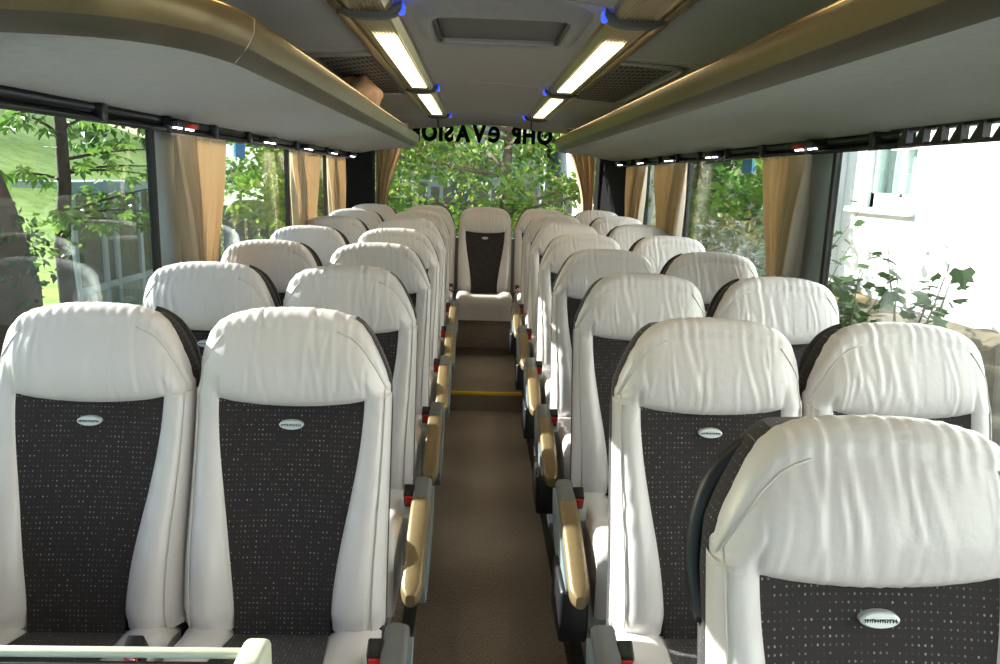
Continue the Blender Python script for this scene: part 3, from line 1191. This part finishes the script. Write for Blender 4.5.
ZT = 1.596
for sx, side in ((-1, 'grassy slope'), (1, 'white house')):
    X = sx * 1.125
    lin = sx > 0
    k = (1.055 / 1.10) if sx < 0 else (1.195 / 1.24)      # same sight lines as the wall plane
    curtain('tan curtain nearest the large front window on the %s side' % side, ((X, (2.86 if sx < 0 else 2.90) * k), (X, (3.44 if sx < 0 else 3.38) * k)), ((X, 2.96 * k), (X, (3.21 if sx < 0 else 3.15) * k)), ZT, 1.0, 6.5, 11 + sx, lining=lin)
    curtain('tan curtain between the two middle windows on the %s side' % side, ((X, 4.61 * k), (X, 5.44 * k)), ((X, 4.72 * k), (X, 5.20 * k)), ZT, 1.04, 8, 21 + sx, lining=lin)
    curtain('tan curtain beside the black corner panel on the %s side' % side, ((X, 5.70 * k), (X, 6.45 * k)), ((X, 5.84 * k), (X, 6.35 * k)), ZT, 1.06, 7, 31 + sx, lining=lin)
    curtain('tan curtain drawn aside at the rear window, %s side' % side, ((sx * 1.0, 7.10), (sx * 0.715, 7.14)), ((sx * 1.0, 7.10), (sx * 0.90, 7.14)), 1.93, 1.20, 4, 41 + sx)

# ------------------------------------------------------------------ ceiling lights
SEG = [(0.35, 2.585, 0.7, 1.95), (2.66, 4.84, 3.0, 4.66), (4.93, 6.92, 5.10, 6.62)]
for sx, side in ((-1, 'grassy slope'), (1, 'white house')):
    for k, (ya, yb, ea, eb) in enumerate(SEG):
        t = thing('ceiling_light', 'gold ribbed strip light in the ceiling, %s side, %s' % (side, ['ahead of the roof hatch', 'beside the roof hatch', 'nearest the rear window'][k]), 'ceiling light', (sx * 0.43, (ya + yb) / 2, 1.97), 'ceiling strip lights')
        pr = [(0.345, 2.03), (0.352, 2.004), (0.366, 1.990)]
        for q in range(9):
            xq = 0.372 + q * 0.0125
            pr += [(xq, 1.984), (xq + 0.006, 1.9885)]
        pr += [(0.490, 1.986), (0.505, 1.992), (0.520, 2.012)]
        pr = [(sx * x, z) for x, z in pr]
        MB().prism(pr, ya, yb).build('housing', 'light_gold', t)
        # outer gold rail with its thin screw line
        MB().rbox(min(sx * 0.512, sx * 0.545), max(sx * 0.512, sx * 0.545), ya, yb, 1.988, 2.012, 0.005).build('rail', 'light_gold', t)
        d = MB()
        pr = []
        for q in range(7):
            xq = 0.383 + q * 0.0125
            pr += [(xq, 1.982), (xq + 0.006, 1.979)]
        pr = [(0.383, 1.989)] + pr + [(pr[-1][0], 1.989)]
        d.prism([(sx * x, z) for x, z in pr], ea, eb)
        d.build('diffuser', 'diffuser', t, label='glowing warm white diffuser')
        # collar at the rear joint, with a blue diode at its inner end
        def collar(i, j):
            th = lerp(-0.15, PI + 0.15, i / 12)
            x = 0.432 - 0.108 * math.cos(th)
            z = 2.012 - 0.045 * max(0, math.sin(th)) ** 0.7
            yv = (yb + 0.005, yb, yb + 0.012, yb + 0.058, yb + 0.07, yb + 0.065)[j]
            dz = (0.03, 0.004, 0, 0, 0.004, 0.03)[j]
            return (sx * x, yv, z + dz)
        MB().grid(13, 6, collar).build('collar', 'grey_plastic', t)
        m = MB()
        m.rbox(min(sx * 0.318, sx * 0.343), max(sx * 0.318, sx * 0.343), yb + 0.012, yb + 0.055, 1.985, 2.018, 0.008)
        m.build('blue_diode', 'led_blue', t, label='glowing blue diode')

# roof hatch with raised frame, flared corners and sliding grey blind
t = thing('roof_hatch', 'closed grey roof hatch with a framed recess in the arched ceiling', 'roof hatch', (0, 3.05, 2.0))
x0, x1, y0_, y1_ = -0.235, 0.235, 2.70, 3.22
m = MB()
outer = [(-0.33, 2.62), (0.33, 2.62), (0.33, 3.34), (-0.33, 3.34)]


def framef(i, j):
    a = 2 * PI * i / 48
    ex = 0.28
    cx = math.copysign(abs(math.cos(a)) ** ex, math.cos(a))
    cy = math.copysign(abs(math.sin(a)) ** ex, math.sin(a))
    hx, hy, z = ((0.315, 0.36, None), (0.285, 0.325, 2.006), (0.262, 0.295, 1.998), (0.245, 0.275, 2.002), (0.240, 0.268, 2.032))[j]
    x, y = hx * cx, 3.0 + hy * cy
    return (x, y, ceil_z(x) + 0.002 if z is None else z)


m.grid(49, 5, framef)
m.build('frame', 'ceiling_felt', t)
MB().box(-0.25, 0.25, 2.72, 3.28, 2.026, 2.034).build('blind', 'grey_plastic', t)
MB().rbox(-0.238, 0.238, 3.245, 3.264, 2.010, 2.028, 0.004).build('slide_bar', 'seam_light', t)
for sx in (-1, 1):
    MB().box(min(sx * 0.226, sx * 0.238), max(sx * 0.226, sx * 0.238), 2.75, 3.24, 2.006, 2.027).build('guide_channel', 'black_plastic', t)

# perforated grilles in the coves
for sx, side in ((-1, 'grassy slope'), (1, 'white house')):
    t = thing('air_grille', 'dark perforated air grille in the ceiling cove, %s side' % side, 'air grille', (sx * 0.7, 4.3, 1.97), 'ceiling air grilles')
    xs = np.linspace(0.56, 0.80, 7)
    MB().grid(7, 2, lambda i, j: (sx * xs[i], (3.55, 5.10)[j], ceil_z(xs[i]) - 0.010)).build('perforated_plate', 'perforated_grey', t)
    fr = MB()
    pts = [(sx * x, 3.53, ceil_z(x) - 0.008) for x in np.linspace(0.55, 0.80, 6)] + [(sx * 0.835, 3.56, ceil_z(0.835) - 0.008), (sx * 0.845, 3.65, ceil_z(0.845) - 0.008), (sx * 0.845, 5.0, ceil_z(0.845) - 0.008), (sx * 0.82, 5.12, ceil_z(0.82) - 0.008), (sx * 0.55, 5.12, ceil_z(0.55) - 0.008)]
    fr.tube(pts, 0.011, 6)
    fr.build('frame', 'ceiling_felt', t)

# two thin black stays hanging from the header by the rear window
for sx, side in ((-1, 'grassy slope'), (1, 'white house')):
    x = -0.44 if sx < 0 else 0.40
    m = MB()
    m.tube([(x, 7.06, 2.01), (x, 7.10, 1.97), (x, 7.13, 1.905)], 0.007, 6)
    tag(m.build('window_stay', 'black_plastic'), 'thin black stay at the rear window header, %s side' % side, 'stay', 'stays at the rear window')

# mirrored black lettering on the rear window (read from outside)
TXT = '.OHR eVASION'
glyphs = []
for ch in TXT:
    if ch == ' ':
        glyphs.append((None, 0.055))
        continue
    cu = bpy.data.curves.new('letter', 'FONT')
    cu.body = ch
    cu.size = 0.20 if ch != 'e' else 0.29
    cu.extrude = 0.001
    cu.offset = 0.011 if ch != 'e' else 0.006
    ob = bpy.data.objects.new('letter', cu)
    COL.objects.link(ob)
    dg = bpy.context.evaluated_depsgraph_get()
    me = bpy.data.meshes.new_from_object(ob.evaluated_get(dg))
    bpy.data.objects.remove(ob)
    bpy.data.curves.remove(cu)
    xs_ = [v.co.x for v in me.vertices]
    glyphs.append((me, max(xs_) - min(xs_) + (0.02 if ch == '.' else 0)))
GAP = 0.018
tot = sum(g[1] for g in glyphs[:-1]) + GAP * (len(glyphs) - 2)
sxx = 1.27 / tot
x_cur = 0.675
for me, wdt in glyphs:
    if me:
        x0_ = min(v.co.x for v in me.vertices)
        for v in me.vertices:
            xx, yy, zz = v.co
            v.co = (x_cur - (xx - x0_) * sxx, Y1 + 0.018 + zz, 1.800 + yy)
        me.materials.clear()
        me.materials.append(M['black_trim'])
        lo = bpy.data.objects.new('letter', me)
        COL.objects.link(lo)
        lo.parent = rearwin
    x_cur -= (wdt + GAP) * sxx

# ------------------------------------------------------------------ cream framed panel in front of the first left seats
t = thing('partition_panel', 'cream plastic framed panel with blue glass top before the first seat row', 'partition', (-0.55, 0.86, 0.0))
MB().rbox(-1.10, -0.365, 0.916, 0.932, 0.841, 0.851, 0.004).build('top_rail', 'cream_plastic', t)
MB().rbox(-1.10, -0.365, 0.906, 0.916, 0.826, 0.840, 0.003).build('inner_lip', 'black_rubber', t)
MB().rbox(-0.368, -0.331, 0.872, 0.935, 0.79, 0.866, 0.010, 3).build('corner_knob', 'cream_plastic', t)
MB().box(-1.08, -0.37, 0.60, 0.906, 0.822, 0.832).build('glass_top', 'blue_glass', t)
MB().rbox(-1.10, -0.345, 0.87, 0.93, 0.0, 0.822, 0.01).build('panel', 'grey_plastic', t)

# ------------------------------------------------------------------ outdoors
GZ = -1.30
MB().box(-9, 30, -30, 60, GZ - 0.05, GZ).build('ground', 'asphalt', kind='structure')
# grassy slope on the left
m = MB()


def hill(i, j):
    x = -7.5 - 2.2 * i
    y = -10 + 3.2 * j
    k = smooth01((i - 0.2) / 17)
    z = GZ + 0.12 + 9.5 * k + 0.12 * math.sin(i * 1.3 + j) + 0.10 * math.sin(j * 0.9)
    return (x, y, z)


m.grid(22, 24, hill)
m.build('grass_slope', 'grass', kind='structure')


def foliage_mesh(n, clusters, size, rr, flat=0.0):
    """n folded leaves scattered through ellipsoid clusters [(c, r)]"""
    V, Fc = [], []
    wts = [c[1][0] * c[1][1] * c[1][2] for c in clusters]
    tot = sum(wts)
    for c, rad in clusters:
        k = max(4, int(n * rad[0] * rad[1] * rad[2] / tot))
        for _ in range(k):
            d = Vector((rr.gauss(0, 1), rr.gauss(0, 1), rr.gauss(0, 1))).normalized() * (rr.random() ** 0.45)
            p = Vector((c[0] + d.x * rad[0], c[1] + d.y * rad[1], c[2] + d.z * rad[2]))
            s = size * rr.uniform(0.6, 1.3)
            a = Vector((rr.gauss(0, 1), rr.gauss(0, 1), rr.gauss(0, 0.7) - 0.3)).normalized()
            b = a.orthogonal().normalized()
            b = (Matrix.Rotation(rr.uniform(0, 6.28), 3, a) @ b)
            nrm = a.cross(b)
            i0 = len(V)
            V += [p, p + a * s * 0.5 + b * s * 0.30 + nrm * s * 0.07, p + a * s, p + a * s * 0.5 - b * s * 0.30 + nrm * s * 0.07]
            Fc += [(i0, i0 + 1, i0 + 2), (i0, i0 + 2, i0 + 3)]
    return V, Fc


def foliage(parent, n, clusters, size, m_, seed, name='foliage'):
    V, Fc = foliage_mesh(n, clusters, size, random.Random(seed))
    mb = MB()
    mb.v = [tuple(v) for v in V]
    mb.f = Fc
    mb.sm = [False] * len(Fc)
    me = bpy.data.meshes.new(name)
    off = ORG[parent.name]
    me.from_pydata([tuple(Vector(v) - off) for v in V], [], Fc)
    me.materials.append(M[m_])
    o = bpy.data.objects.new(name, me)
    COL.objects.link(o)
    o.parent = parent
    o['kind'] = 'stuff'
    return o


def leaf_shape(kind, m_):
    V, Fc = [], []
    if kind == 'palmate':                       # horse chestnut: seven leaflets in a fan
        for k in range(7):
            a = math.radians(-105 + 35 * k)
            L = 0.15 * (1 - 0.45 * abs(k - 3) / 3)
            d = Vector((math.sin(a), math.cos(a), 0))
            e = Vector((d.y, -d.x, 0))
            i0 = len(V)
            V += [Vector((0, 0, 0)), d * L * 0.62 + e * L * 0.17 + Vector((0, 0, 0.006)), d * L + Vector((0, 0, -0.025)), d * L * 0.62 - e * L * 0.17 + Vector((0, 0, 0.006)), d * L * 0.62 + Vector((0, 0, -0.008))]
            Fc += [(i0, i0 + 1, i0 + 4), (i0 + 4, i0 + 1, i0 + 2), (i0, i0 + 4, i0 + 3), (i0 + 4, i0 + 2, i0 + 3)]
    elif kind == 'lobed':                        # currant leaf
        pts = [(0, 0), (-.03, -.012), (-.05, .012), (-.035, .028), (-.042, .055), (-.018, .05), (0, .075), (.018, .05), (.042, .055), (.035, .028), (.05, .012), (.03, -.012)]
        V = [Vector((x, y, -abs(x) * 0.25)) for x, y in pts] + [Vector((0, 0.025, 0.004))]
        Fc = [(12, k, (k + 1) % 12) for k in range(12)]
    else:                                        # simple pointed leaf
        pts = [(0, 0), (-.022, .025), (-.028, .05), (-.016, .08), (0, .10), (.016, .08), (.028, .05), (.022, .025)]
        V = [Vector((x, y, -abs(x) * 0.3)) for x, y in pts] + [Vector((0, 0.05, 0.006))]
        Fc = [(8, k, (k + 1) % 8) for k in range(8)]
    me = bpy.data.meshes.new('leaf')
    me.from_pydata([tuple(v) for v in V], [], Fc)
    me.materials.append(M[m_])
    return me


LEAF = {'palmate': leaf_shape('palmate', 'leaf_mid'), 'lobed': leaf_shape('lobed', 'leaf_currant'), 'simple': leaf_shape('simple', 'leaf_bright')}


def add_leaf(parent, kind, p, direction, scale, rr, droop=0.3):
    o = bpy.data.objects.new('leaf', LEAF[kind])
    COL.objects.link(o)
    o.parent = parent
    o.location = Vector(p) - ORG[parent.name]
    d = Vector(direction).normalized()
    o.rotation_mode = 'QUATERNION'
    q = d.to_track_quat('Y', 'Z')
    o.rotation_quaternion = q @ Matrix.Rotation(rr.uniform(-0.7, 0.7), 3, 'Y').to_quaternion() @ Matrix.Rotation(-droop * rr.uniform(0.2, 1.5), 3, 'X').to_quaternion()
    o.scale = (scale,) * 3
    return o


# --- left: slim chestnut with palmate leaves
rr = random.Random(21)
t = thing('chestnut_tree', 'slim chestnut tree with dark trunk and fan shaped leaves before the grassy slope', 'tree', (-6.0, 11.25, GZ))
trunk = [(-6.0, 11.25, GZ), (-6.03, 11.2, 0.3), (-5.98, 11.3, 1.2), (-6.0, 11.35, 2.2), (-6.02, 11.3, 3.4)]
MB().tube(trunk, [0.14, 0.11, 0.09, 0.08, 0.06], 9).build('trunk', 'bark_dark', t)
tips = []
for k in range(12):
    z0 = rr.uniform(0.3, 2.4)
    a = rr.uniform(0, 2 * PI)
    L = rr.uniform(0.6, 1.5)
    p0 = Vector((-6.0, 11.27, z0))
    d = Vector((math.cos(a) * 0.8, math.sin(a), rr.uniform(-0.15, 0.35)))
    if k < 5:
        d = Vector((0.35, 1.0 + 0.3 * k, -0.1 + 0.1 * k))
        L = 1.6
    pts = [p0 + d * L * q / 4 + Vector((0, 0, 0.05 * math.sin(q))) for q in range(5)]
    MB().tube(pts, [0.026, 0.02, 0.015, 0.010, 0.006], 6).build('branch', 'bark_dark', t)
    for q in (1, 2, 3, 4):
        tips.append((pts[q], d))
for (p, d) in tips:
    for _ in range(2):
        dd = Vector((d.x + rr.gauss(0, .8), d.y + rr.gauss(0, .8), rr.gauss(-0.25, 0.35)))
        add_leaf(t, 'palmate', p + Vector((rr.gauss(0, .08), rr.gauss(0, .08), rr.gauss(0, .08))), dd, rr.uniform(1.2, 1.9), rr)
foliage(t, 160, [((-6.0, 11.0, 0.5), (0.5, 0.7, 0.35)), ((-6.1, 12.6, 1.0), (0.4, 1.2, 0.3))], 0.13, 'leaf_mid', 4)

# --- left: thick dark trunk
t = thing('old_tree', 'thick dark tree trunk standing beside the slim chestnut', 'tree', (-5.6, 9.0, GZ))
MB().tube([(-5.6, 9.0, GZ), (-5.6, 9.1, 0.0), (-5.7, 9.0, 0.9), (-5.75, 8.9, 1.5), (-5.8, 8.85, 1.75)], [0.40, 0.36, 0.32, 0.24, 0.16], 14).build('trunk', 'bark_dark', t)
foliage(t, 500, [((-5.6, 9.0, 0.4), (0.6, 0.7, 0.7))], 0.12, 'leaf_dark', 6)

# --- left: pale framed shelter with dark panels
t = thing('glass_shelter', 'pale grey framed shelter with dark panels at the foot of the grassy slope', 'shelter', (-6.6, 13.8, GZ))
X = -6.6
yA, yB = 12.55, 15.75
MB().box(X - 0.9, X - 0.02, yA, yB, 1.09, 1.20).build('roof', 'shelter_frame', t)
posts = [12.55, 13.55, 14.0, 15.0, 15.65]
for y in posts:
    MB().rbox(X - 0.05, X + 0.05, y, y + 0.13, GZ, 1.12, 0.01).build('post', 'shelter_frame', t)
for ya, yb in ((12.68, 13.55), (13.68, 14.0), (14.13, 15.0), (15.13, 15.65)):
    MB().box(X - 0.03, X - 0.005, ya, yb, -0.55, 1.05).build('pane', 'shelter_panel', t)
    MB().box(X - 0.04, X + 0.01, ya, yb, GZ, -0.62).build('lower_panel', 'shelter_low', t)
    MB().rbox(X - 0.05, X + 0.05, ya, yb, -0.66, -0.54, 0.01).build('cross_rail', 'shelter_frame', t)
    MB().rbox(X - 0.05, X + 0.05, ya, yb, 1.0, 1.12, 0.01).build('cross_rail', 'shelter_frame', t)


def simple_tree(name, label, base, h, clusters, n, size, lm, seed, nleaf=0, trunk_r=0.14, group=None, bark='bark', lean=0.0):
    rr = random.Random(seed)
    t = thing(name, label, 'tree' if 'tree' in name else 'shrub', base, group)
    b = Vector(base)
    pts = [b + Vector((lean * q / 5 + 0.05 * math.sin(q * 1.7 + seed), 0.04 * math.cos(q * 2.1), h * q / 5)) for q in range(6)]
    MB().tube(pts, [trunk_r * (1 - 0.12 * q) for q in range(6)], 9).build('trunk', bark, t)
    for c, rad in clusters[:10]:
        c = Vector(c)
        zz = max(b.z + 0.25 * h, min(c.z - 0.3, b.z + h))
        p0 = b + Vector((lean * (zz - b.z) / h, 0, zz - b.z))
        mid = p0.lerp(c, 0.5) + Vector((0, 0, 0.1))
        MB().tube([p0, mid, c], [trunk_r * 0.28, trunk_r * 0.18, trunk_r * 0.07], 6).build('branch', bark, t)
    foliage(t, n, clusters, size, lm, seed)
    for _ in range(nleaf):
        c, rad = rr.choice(clusters)
        d = Vector((rr.gauss(0, 1), -abs(rr.gauss(0, 1)), rr.gauss(0, 1))).normalized()
        p = Vector((c[0] + d.x * rad[0], c[1] + d.y * rad[1], c[2] + d.z * rad[2]))
        add_leaf(t, 'simple', p, (rr.gauss(0, 1), rr.gauss(0, 1) - 0.3, -0.6), rr.uniform(1.2, 2.2) * size / 0.11, rr)
    return t


# --- rear: leafy tree close behind the rear window
cl = []
rr = random.Random(31)
for k in range(64):
    cl.append(((rr.uniform(-3.2, 2.6), rr.uniform(10.3, 14.2), rr.uniform(0.7, 3.5)), (rr.uniform(.35, .7), rr.uniform(.3, .6), rr.uniform(.22, .42))))
for k in range(18):
    cl.append(((rr.uniform(0.3, 1.9), rr.uniform(10.6, 12.6), rr.uniform(1.2, 3.2)), (rr.uniform(.3, .5), rr.uniform(.3, .5), rr.uniform(.2, .35))))
rt = simple_tree('leafy_tree', 'leafy tree with a grey trunk growing right behind the rear window', (0.42, 11.4, GZ), 4.6, cl, 7000, 0.12, 'leaf_bright', 32, 150, 0.12, lean=-0.1)
foliage(rt, 6000, cl, 0.12, 'leaf_mid', 321)
foliage(rt, 2600, cl, 0.12, 'leaf_yellow', 322)
cl = []
for k in range(16):
    cl.append(((rr.uniform(-4.0, -1.6), rr.uniform(11.5, 13.5), rr.uniform(0.4, 2.4)), (rr.uniform(.4, .7), rr.uniform(.4, .6), rr.uniform(.3, .5))))
simple_tree('hazel_tree', 'low spreading hazel tree left of the leafy tree behind the bus', (-2.7, 12.5, GZ), 3.2, cl, 2200, 0.13, 'leaf_mid', 33, 50, 0.09)
t = thing('birch_sapling', 'thin pale birch stem in front of the slatted fence', 'tree', (-1.1, 12.9, GZ))
MB().tube([(-1.1, 12.9, GZ), (-1.08, 12.9, 0.5), (-1.12, 12.9, 1.4), (-1.1, 12.9, 2.3)], [0.07, 0.06, 0.05, 0.03], 8).build('trunk', 'house_white', t)
foliage(t, 240, [((-1.1, 12.8, 1.9), (0.7, 0.4, 0.5))], 0.12, 'leaf_yellow', 38)

# --- slatted fence behind the trees
t = thing('slatted_fence', 'dark upright slatted wooden fence behind the trees at the rear', 'fence', (-0.5, 15.0, GZ))
for k in range(30):
    x = -5.2 + k * 0.235
    MB().box(x, x + 0.165, 15.0, 15.03, GZ, 1.30 + 0.05 * math.sin(k * 2.3)).build('slat', 'fence_wood', t)
for z in (-0.7, 0.7):
    MB().box(-5.2, 1.85, 15.03, 15.08, z, z + 0.09).build('rail', 'fence_wood', t)

# --- white outbuilding behind on the right, and a pale house far behind the fence
t = thing('outbuilding', 'white rendered outbuilding standing behind the bus on the right', 'building', (3.0, 14.5, GZ))
MB().box(2.15, 3.0, 13.2, 27.0, GZ, 2.9).build('wall', 'house_wall', t)
MB().box(2.0, 3.2, 13.0, 27.2, 2.9, 3.05).build('roof', 'house_plinth', t)
MB().box(2.10, 2.15, 20.0, 20.9, 0.2, 1.3).build('window', 'dark_pane', t)
t = thing('far_house', 'pale blue grey house beyond the slatted fence', 'house', (-1.5, 22, GZ))
MB().box(-6.5, 1.6, 21, 26, GZ, 3.2).build('wall', 'far_wall', t)
MB().box(-6.7, 1.8, 20.8, 26.2, 3.2, 3.4).build('roof', 'house_plinth', t)
for k in range(3):
    x = -5.4 + k * 2.3
    f_ = MB().box(x - 0.08, x + 1.08, 20.93, 21.0, 0.4, 2.2).build('window_frame', 'house_white', t)
    MB().box(x, x + 0.47, 20.90, 20.95, 0.5, 2.1).build('pane', 'dark_pane', f_)
    MB().box(x + 0.53, x + 1.0, 20.90, 20.95, 0.5, 2.1).build('pane', 'dark_pane', f_)

# --- trees seen through the left middle windows and behind everything
specs = [(-5.6, 18.5, 5.0, 'leaf_mid', 'bushy green tree behind the pale shelter'), (-8.6, 21.5, 6.0, 'leaf_dark', 'dark green tree behind the shelter at the slope foot'), (-4.2, 24.5, 6.5, 'leaf_bright', 'bright green tree beyond the fence on the slope side'),
         (0.8, 27.5, 8.0, 'leaf_mid', 'tall green tree behind the pale house'), (5.2, 24.0, 8.0, 'leaf_dark', 'tall dark tree behind the white outbuilding'), (-8.5, 29.0, 8.0, 'leaf_dark', 'tall dark tree at the far end of the slope'),
         (9.5, 19.0, 8.0, 'leaf_mid', 'tall green tree beyond the white house'), (7.2, 15.2, 5.0, 'leaf_bright', 'bright green tree behind the yellowish hedge bush')]
for k, (x, y, h, lm, lb) in enumerate(specs):
    rr = random.Random(50 + k)
    base = Vector((x, y, GZ + (2.0 if x < -12 else 0)))
    cl = []
    for q in range(16):
        cl.append(((x + rr.gauss(0, h * 0.2), y + rr.gauss(0, h * 0.16), base.z + h * rr.uniform(0.25, 1.0)), (h * 0.17, h * 0.16, h * 0.12)))
    simple_tree('background_tree', lb, base, h * 0.85, cl, 2300, 0.030 * h + 0.10, lm, 60 + k, 0, 0.025 * h, 'trees around the coach')
# low bushes along the left towards the rear
for k, (x, y, lm, lb) in enumerate(((-5.2, 16.6, 'leaf_yellow', 'yellowish bush beside the pale shelter'), (-4.6, 19.5, 'leaf_mid', 'round green bush between shelter and fence'), (-6.4, 20.5, 'leaf_dark', 'dark bush behind the round green bush'))):
    cl = [((x, y, -0.2), (0.9, 0.9, 0.7)), ((x + .4, y + .5, 0.25), (0.7, 0.7, 0.6)), ((x - .4, y - .3, 0.3), (0.7, 0.7, 0.7))]
    simple_tree('garden_shrub', lb, (x, y, GZ), 1.2, cl, 900, 0.14, lm, 80 + k, 0, 0.05, 'bushes by the shelter')

# --- right: white house with open casement window, wing, plinth
HXW = 4.5
t = thing('white_house', 'white rendered house with casement window and stone plinth beside the bus', 'house', (HXW, 6, GZ))
MB().box(HXW, HXW + 4, -8, 8.03, 0.36, 5.5).build('wall', 'house_wall', t)
MB().box(HXW, HXW + 4, 9.08, 9.55, 0.36, 5.5).build('wall', 'house_wall', t)
MB().box(HXW, HXW + 4, 8.03, 9.08, 0.36, 1.27).build('wall', 'house_wall', t)
MB().box(HXW, HXW + 4, 8.03, 9.08, 2.55, 5.5).build('wall', 'house_wall', t)
MB().box(3.92, HXW + 3.0, 9.55, 10.25, GZ, 5.5).build('wing', 'house_wall', t)
MB().box(HXW - 0.10, HXW + 4, -8, 9.55, GZ, 0.30).build('plinth', 'house_plinth', t)
MB().rbox(HXW - 0.16, HXW + 0.02, -8, 9.5, 0.29, 0.37, 0.02).build('plinth_ledge', 'house_white', t)
MB().rbox(HXW - 0.12, HXW + 0.1, 7.95, 9.30, 1.21, 1.275, 0.015).build('window_sill', 'house_white', t)
wf = MB()
for (ya, yb, za, zb_) in ((8.03, 8.11, 1.27, 2.55), (9.0, 9.08, 1.27, 2.55), (8.03, 9.08, 1.27, 1.44), (8.03, 9.08, 2.44, 2.55), (8.40, 8.46, 1.4, 2.5), (8.05, 8.40, 1.92, 1.97), (8.46, 8.75, 1.92, 1.97)):
    wf.box(HXW + 0.10, HXW + 0.17, ya, yb, za, zb_)
wfo = wf.build('window_frame', 'house_white', t)
for (ya, yb) in ((8.11, 8.40), (8.46, 9.0)):
    MB().box(HXW + 0.13, HXW + 0.14, ya, yb, 1.44, 2.44).build('pane', 'window_glass', wfo)
m = MB()
m.grid(60, 2, lambda i, j: (HXW + 0.26 + 0.02 * math.sin(i * 0.9), 8.02 + i * 0.0182, (1.40, 2.55)[j]))
m.build('net_curtain', 'lace', t)
MB().box(HXW + 0.30, HXW + 0.31, 7.9, 9.2, 1.0, 2.8).build('window_backdrop', 'lace', t)  # added pale backdrop, covers the dark room behind the net curtain
# --- right: bank with timber edge, currant bushes in front of the house
t = thing('planted_bank', 'raised earth bank with timber edge below the white house wall', 'bank', (3.6, 7, GZ))
m = MB()
m.grid(12, 30, lambda i, j: (2.81 + i * 0.142, 2.0 + j * 0.33, (GZ if i == 0 else -0.05 + 0.09 * math.sin(i * 1.1 + j * 0.7) + 0.03 * i)))
m.build('earth', 'earth', t)
MB().rbox(2.66, 2.80, 2.0, 11.5, GZ, -0.02, 0.03).build('timber_edge', 'timber', t)
m = MB()
MB().rbox(3.7, 4.35, 8.3, 9.4, -0.02, 0.30, 0.03).build('planter', 'timber', t)
rr = random.Random(90)


def currant(base, h, ns, nl, lb, seed, spread=0.35):
    rr = random.Random(seed)
    t = thing('currant_bush', lb, 'shrub', base, 'leafy bushes beneath the house wall')
    for k in range(ns):
        a = rr.uniform(0, 2 * PI)
        L = h * rr.uniform(0.55, 1.0)
        b = Vector(base) + Vector((rr.gauss(0, .06), rr.gauss(0, .06), 0))
        d = Vector((math.cos(a) * spread * rr.random(), math.sin(a) * spread * rr.random() * 1.4, 1))
        pts = [b + d * L * q / 5 + Vector((0, 0.03 * math.sin(q + k), 0)) for q in range(6)]
        MB().tube(pts, [0.011, 0.010, 0.008, 0.007, 0.005, 0.003], 5).build('stem', 'stem', t)
        for q in range(nl):
            s = rr.uniform(0.3, 1.0)
            p = b + d * L * s
            dd = Vector((rr.gauss(0, 1), rr.gauss(0, 1), rr.uniform(-0.5, 0.5)))
            add_leaf(t, 'lobed', p + dd.normalized() * 0.06, dd, rr.uniform(0.9, 1.75), rr)
    foliage(t, 220, [((base[0], base[1], base[2] + h * 0.22), (0.32, 0.5, h * 0.24))], 0.085, 'leaf_currant', seed)


for k, (x, y, h, ns, lb) in enumerate(((3.15, 8.05, 1.45, 9, 'currant bush with tall stems below the house window'), (3.1, 7.25, 1.05, 8, 'leafy bush on the bank just ahead of the tall currant'), (3.05, 6.4, 0.95, 8, 'currant bush on the bank at the middle of the house wall'),
                                       (3.05, 5.35, 1.15, 6, 'thin currant bush beside the blue barrel'), (3.3, 8.9, 1.40, 7, 'currant bush by the wing of the house'))):
    currant((x, y, 0.0), h, ns, 10, lb, 100 + k, 0.5)
t = thing('red_flower', 'small red flower on the planted bank beneath the house', 'flower', (2.98, 7.75, 0.0))
MB().tube([(2.98, 7.75, 0.0), (2.99, 7.75, 0.2), (2.98, 7.74, 0.33)], 0.005, 5).build('stem', 'stem', t)
m = MB()
for k in range(6):
    a = k * PI / 3
    c = Vector((2.98, 7.74, 0.34))
    d = Vector((0.25, math.cos(a), math.sin(a)))
    e = Vector((0, -math.sin(a), math.cos(a)))
    m.add([c, c + d * 0.025 + e * 0.014, c + d * 0.05, c + d * 0.025 - e * 0.014, c + d * 0.03 + Vector((-0.008, 0, 0))], [(0, 1, 4), (1, 2, 4), (2, 3, 4), (3, 0, 4)])
m.build('petals', 'red_petal', t)
t = thing('water_barrel', 'blue plastic water barrel beside the thin currant bush', 'barrel', (2.6, 4.15, GZ))
prf = [(0.27, GZ), (0.30, GZ + 0.1), (0.31, -0.5), (0.30, 0.05), (0.27, 0.13), (0.0, 0.14)]
m = MB()
m.grid(25, 6, lambda i, j: (2.6 + prf[j][0] * math.cos(2 * PI * i / 24), 4.15 + prf[j][0] * math.sin(2 * PI * i / 24), prf[j][1]))
m.build('body', 'blue_barrel', t)
MB().tube([(2.6 + 0.3 * math.cos(2 * PI * i / 24), 4.15 + 0.3 * math.sin(2 * PI * i / 24), 0.07) for i in range(25)], 0.02, 6).build('rim', 'blue_barrel', t)

# --- right: hedge and bushes towards the rear, seen through the middle windows
for k, (x, y, sc, lm, lb) in enumerate(((4.3, 12.3, 1.25, 'leaf_yellow', 'large yellowish hedge bush behind the house wing'), (3.3, 12.9, 1.0, 'leaf_mid', 'green bush growing against the outbuilding'), (5.6, 13.2, 1.5, 'leaf_dark', 'dark bush behind the yellowish hedge bush'))):
    cl = [((x, y, -0.1), (0.9 * sc, 0.8 * sc, 0.8 * sc)), ((x + .3, y + .4, 0.5), (0.7 * sc, 0.7 * sc, 0.6 * sc)), ((x - .4, y - .2, 0.55), (0.6 * sc, 0.6 * sc, 0.55 * sc))]
    simple_tree('garden_shrub', lb, (x, y, GZ), 1.5, cl, 1500, 0.12, lm, 120 + k, 0, 0.05, 'bushes behind the house wing')
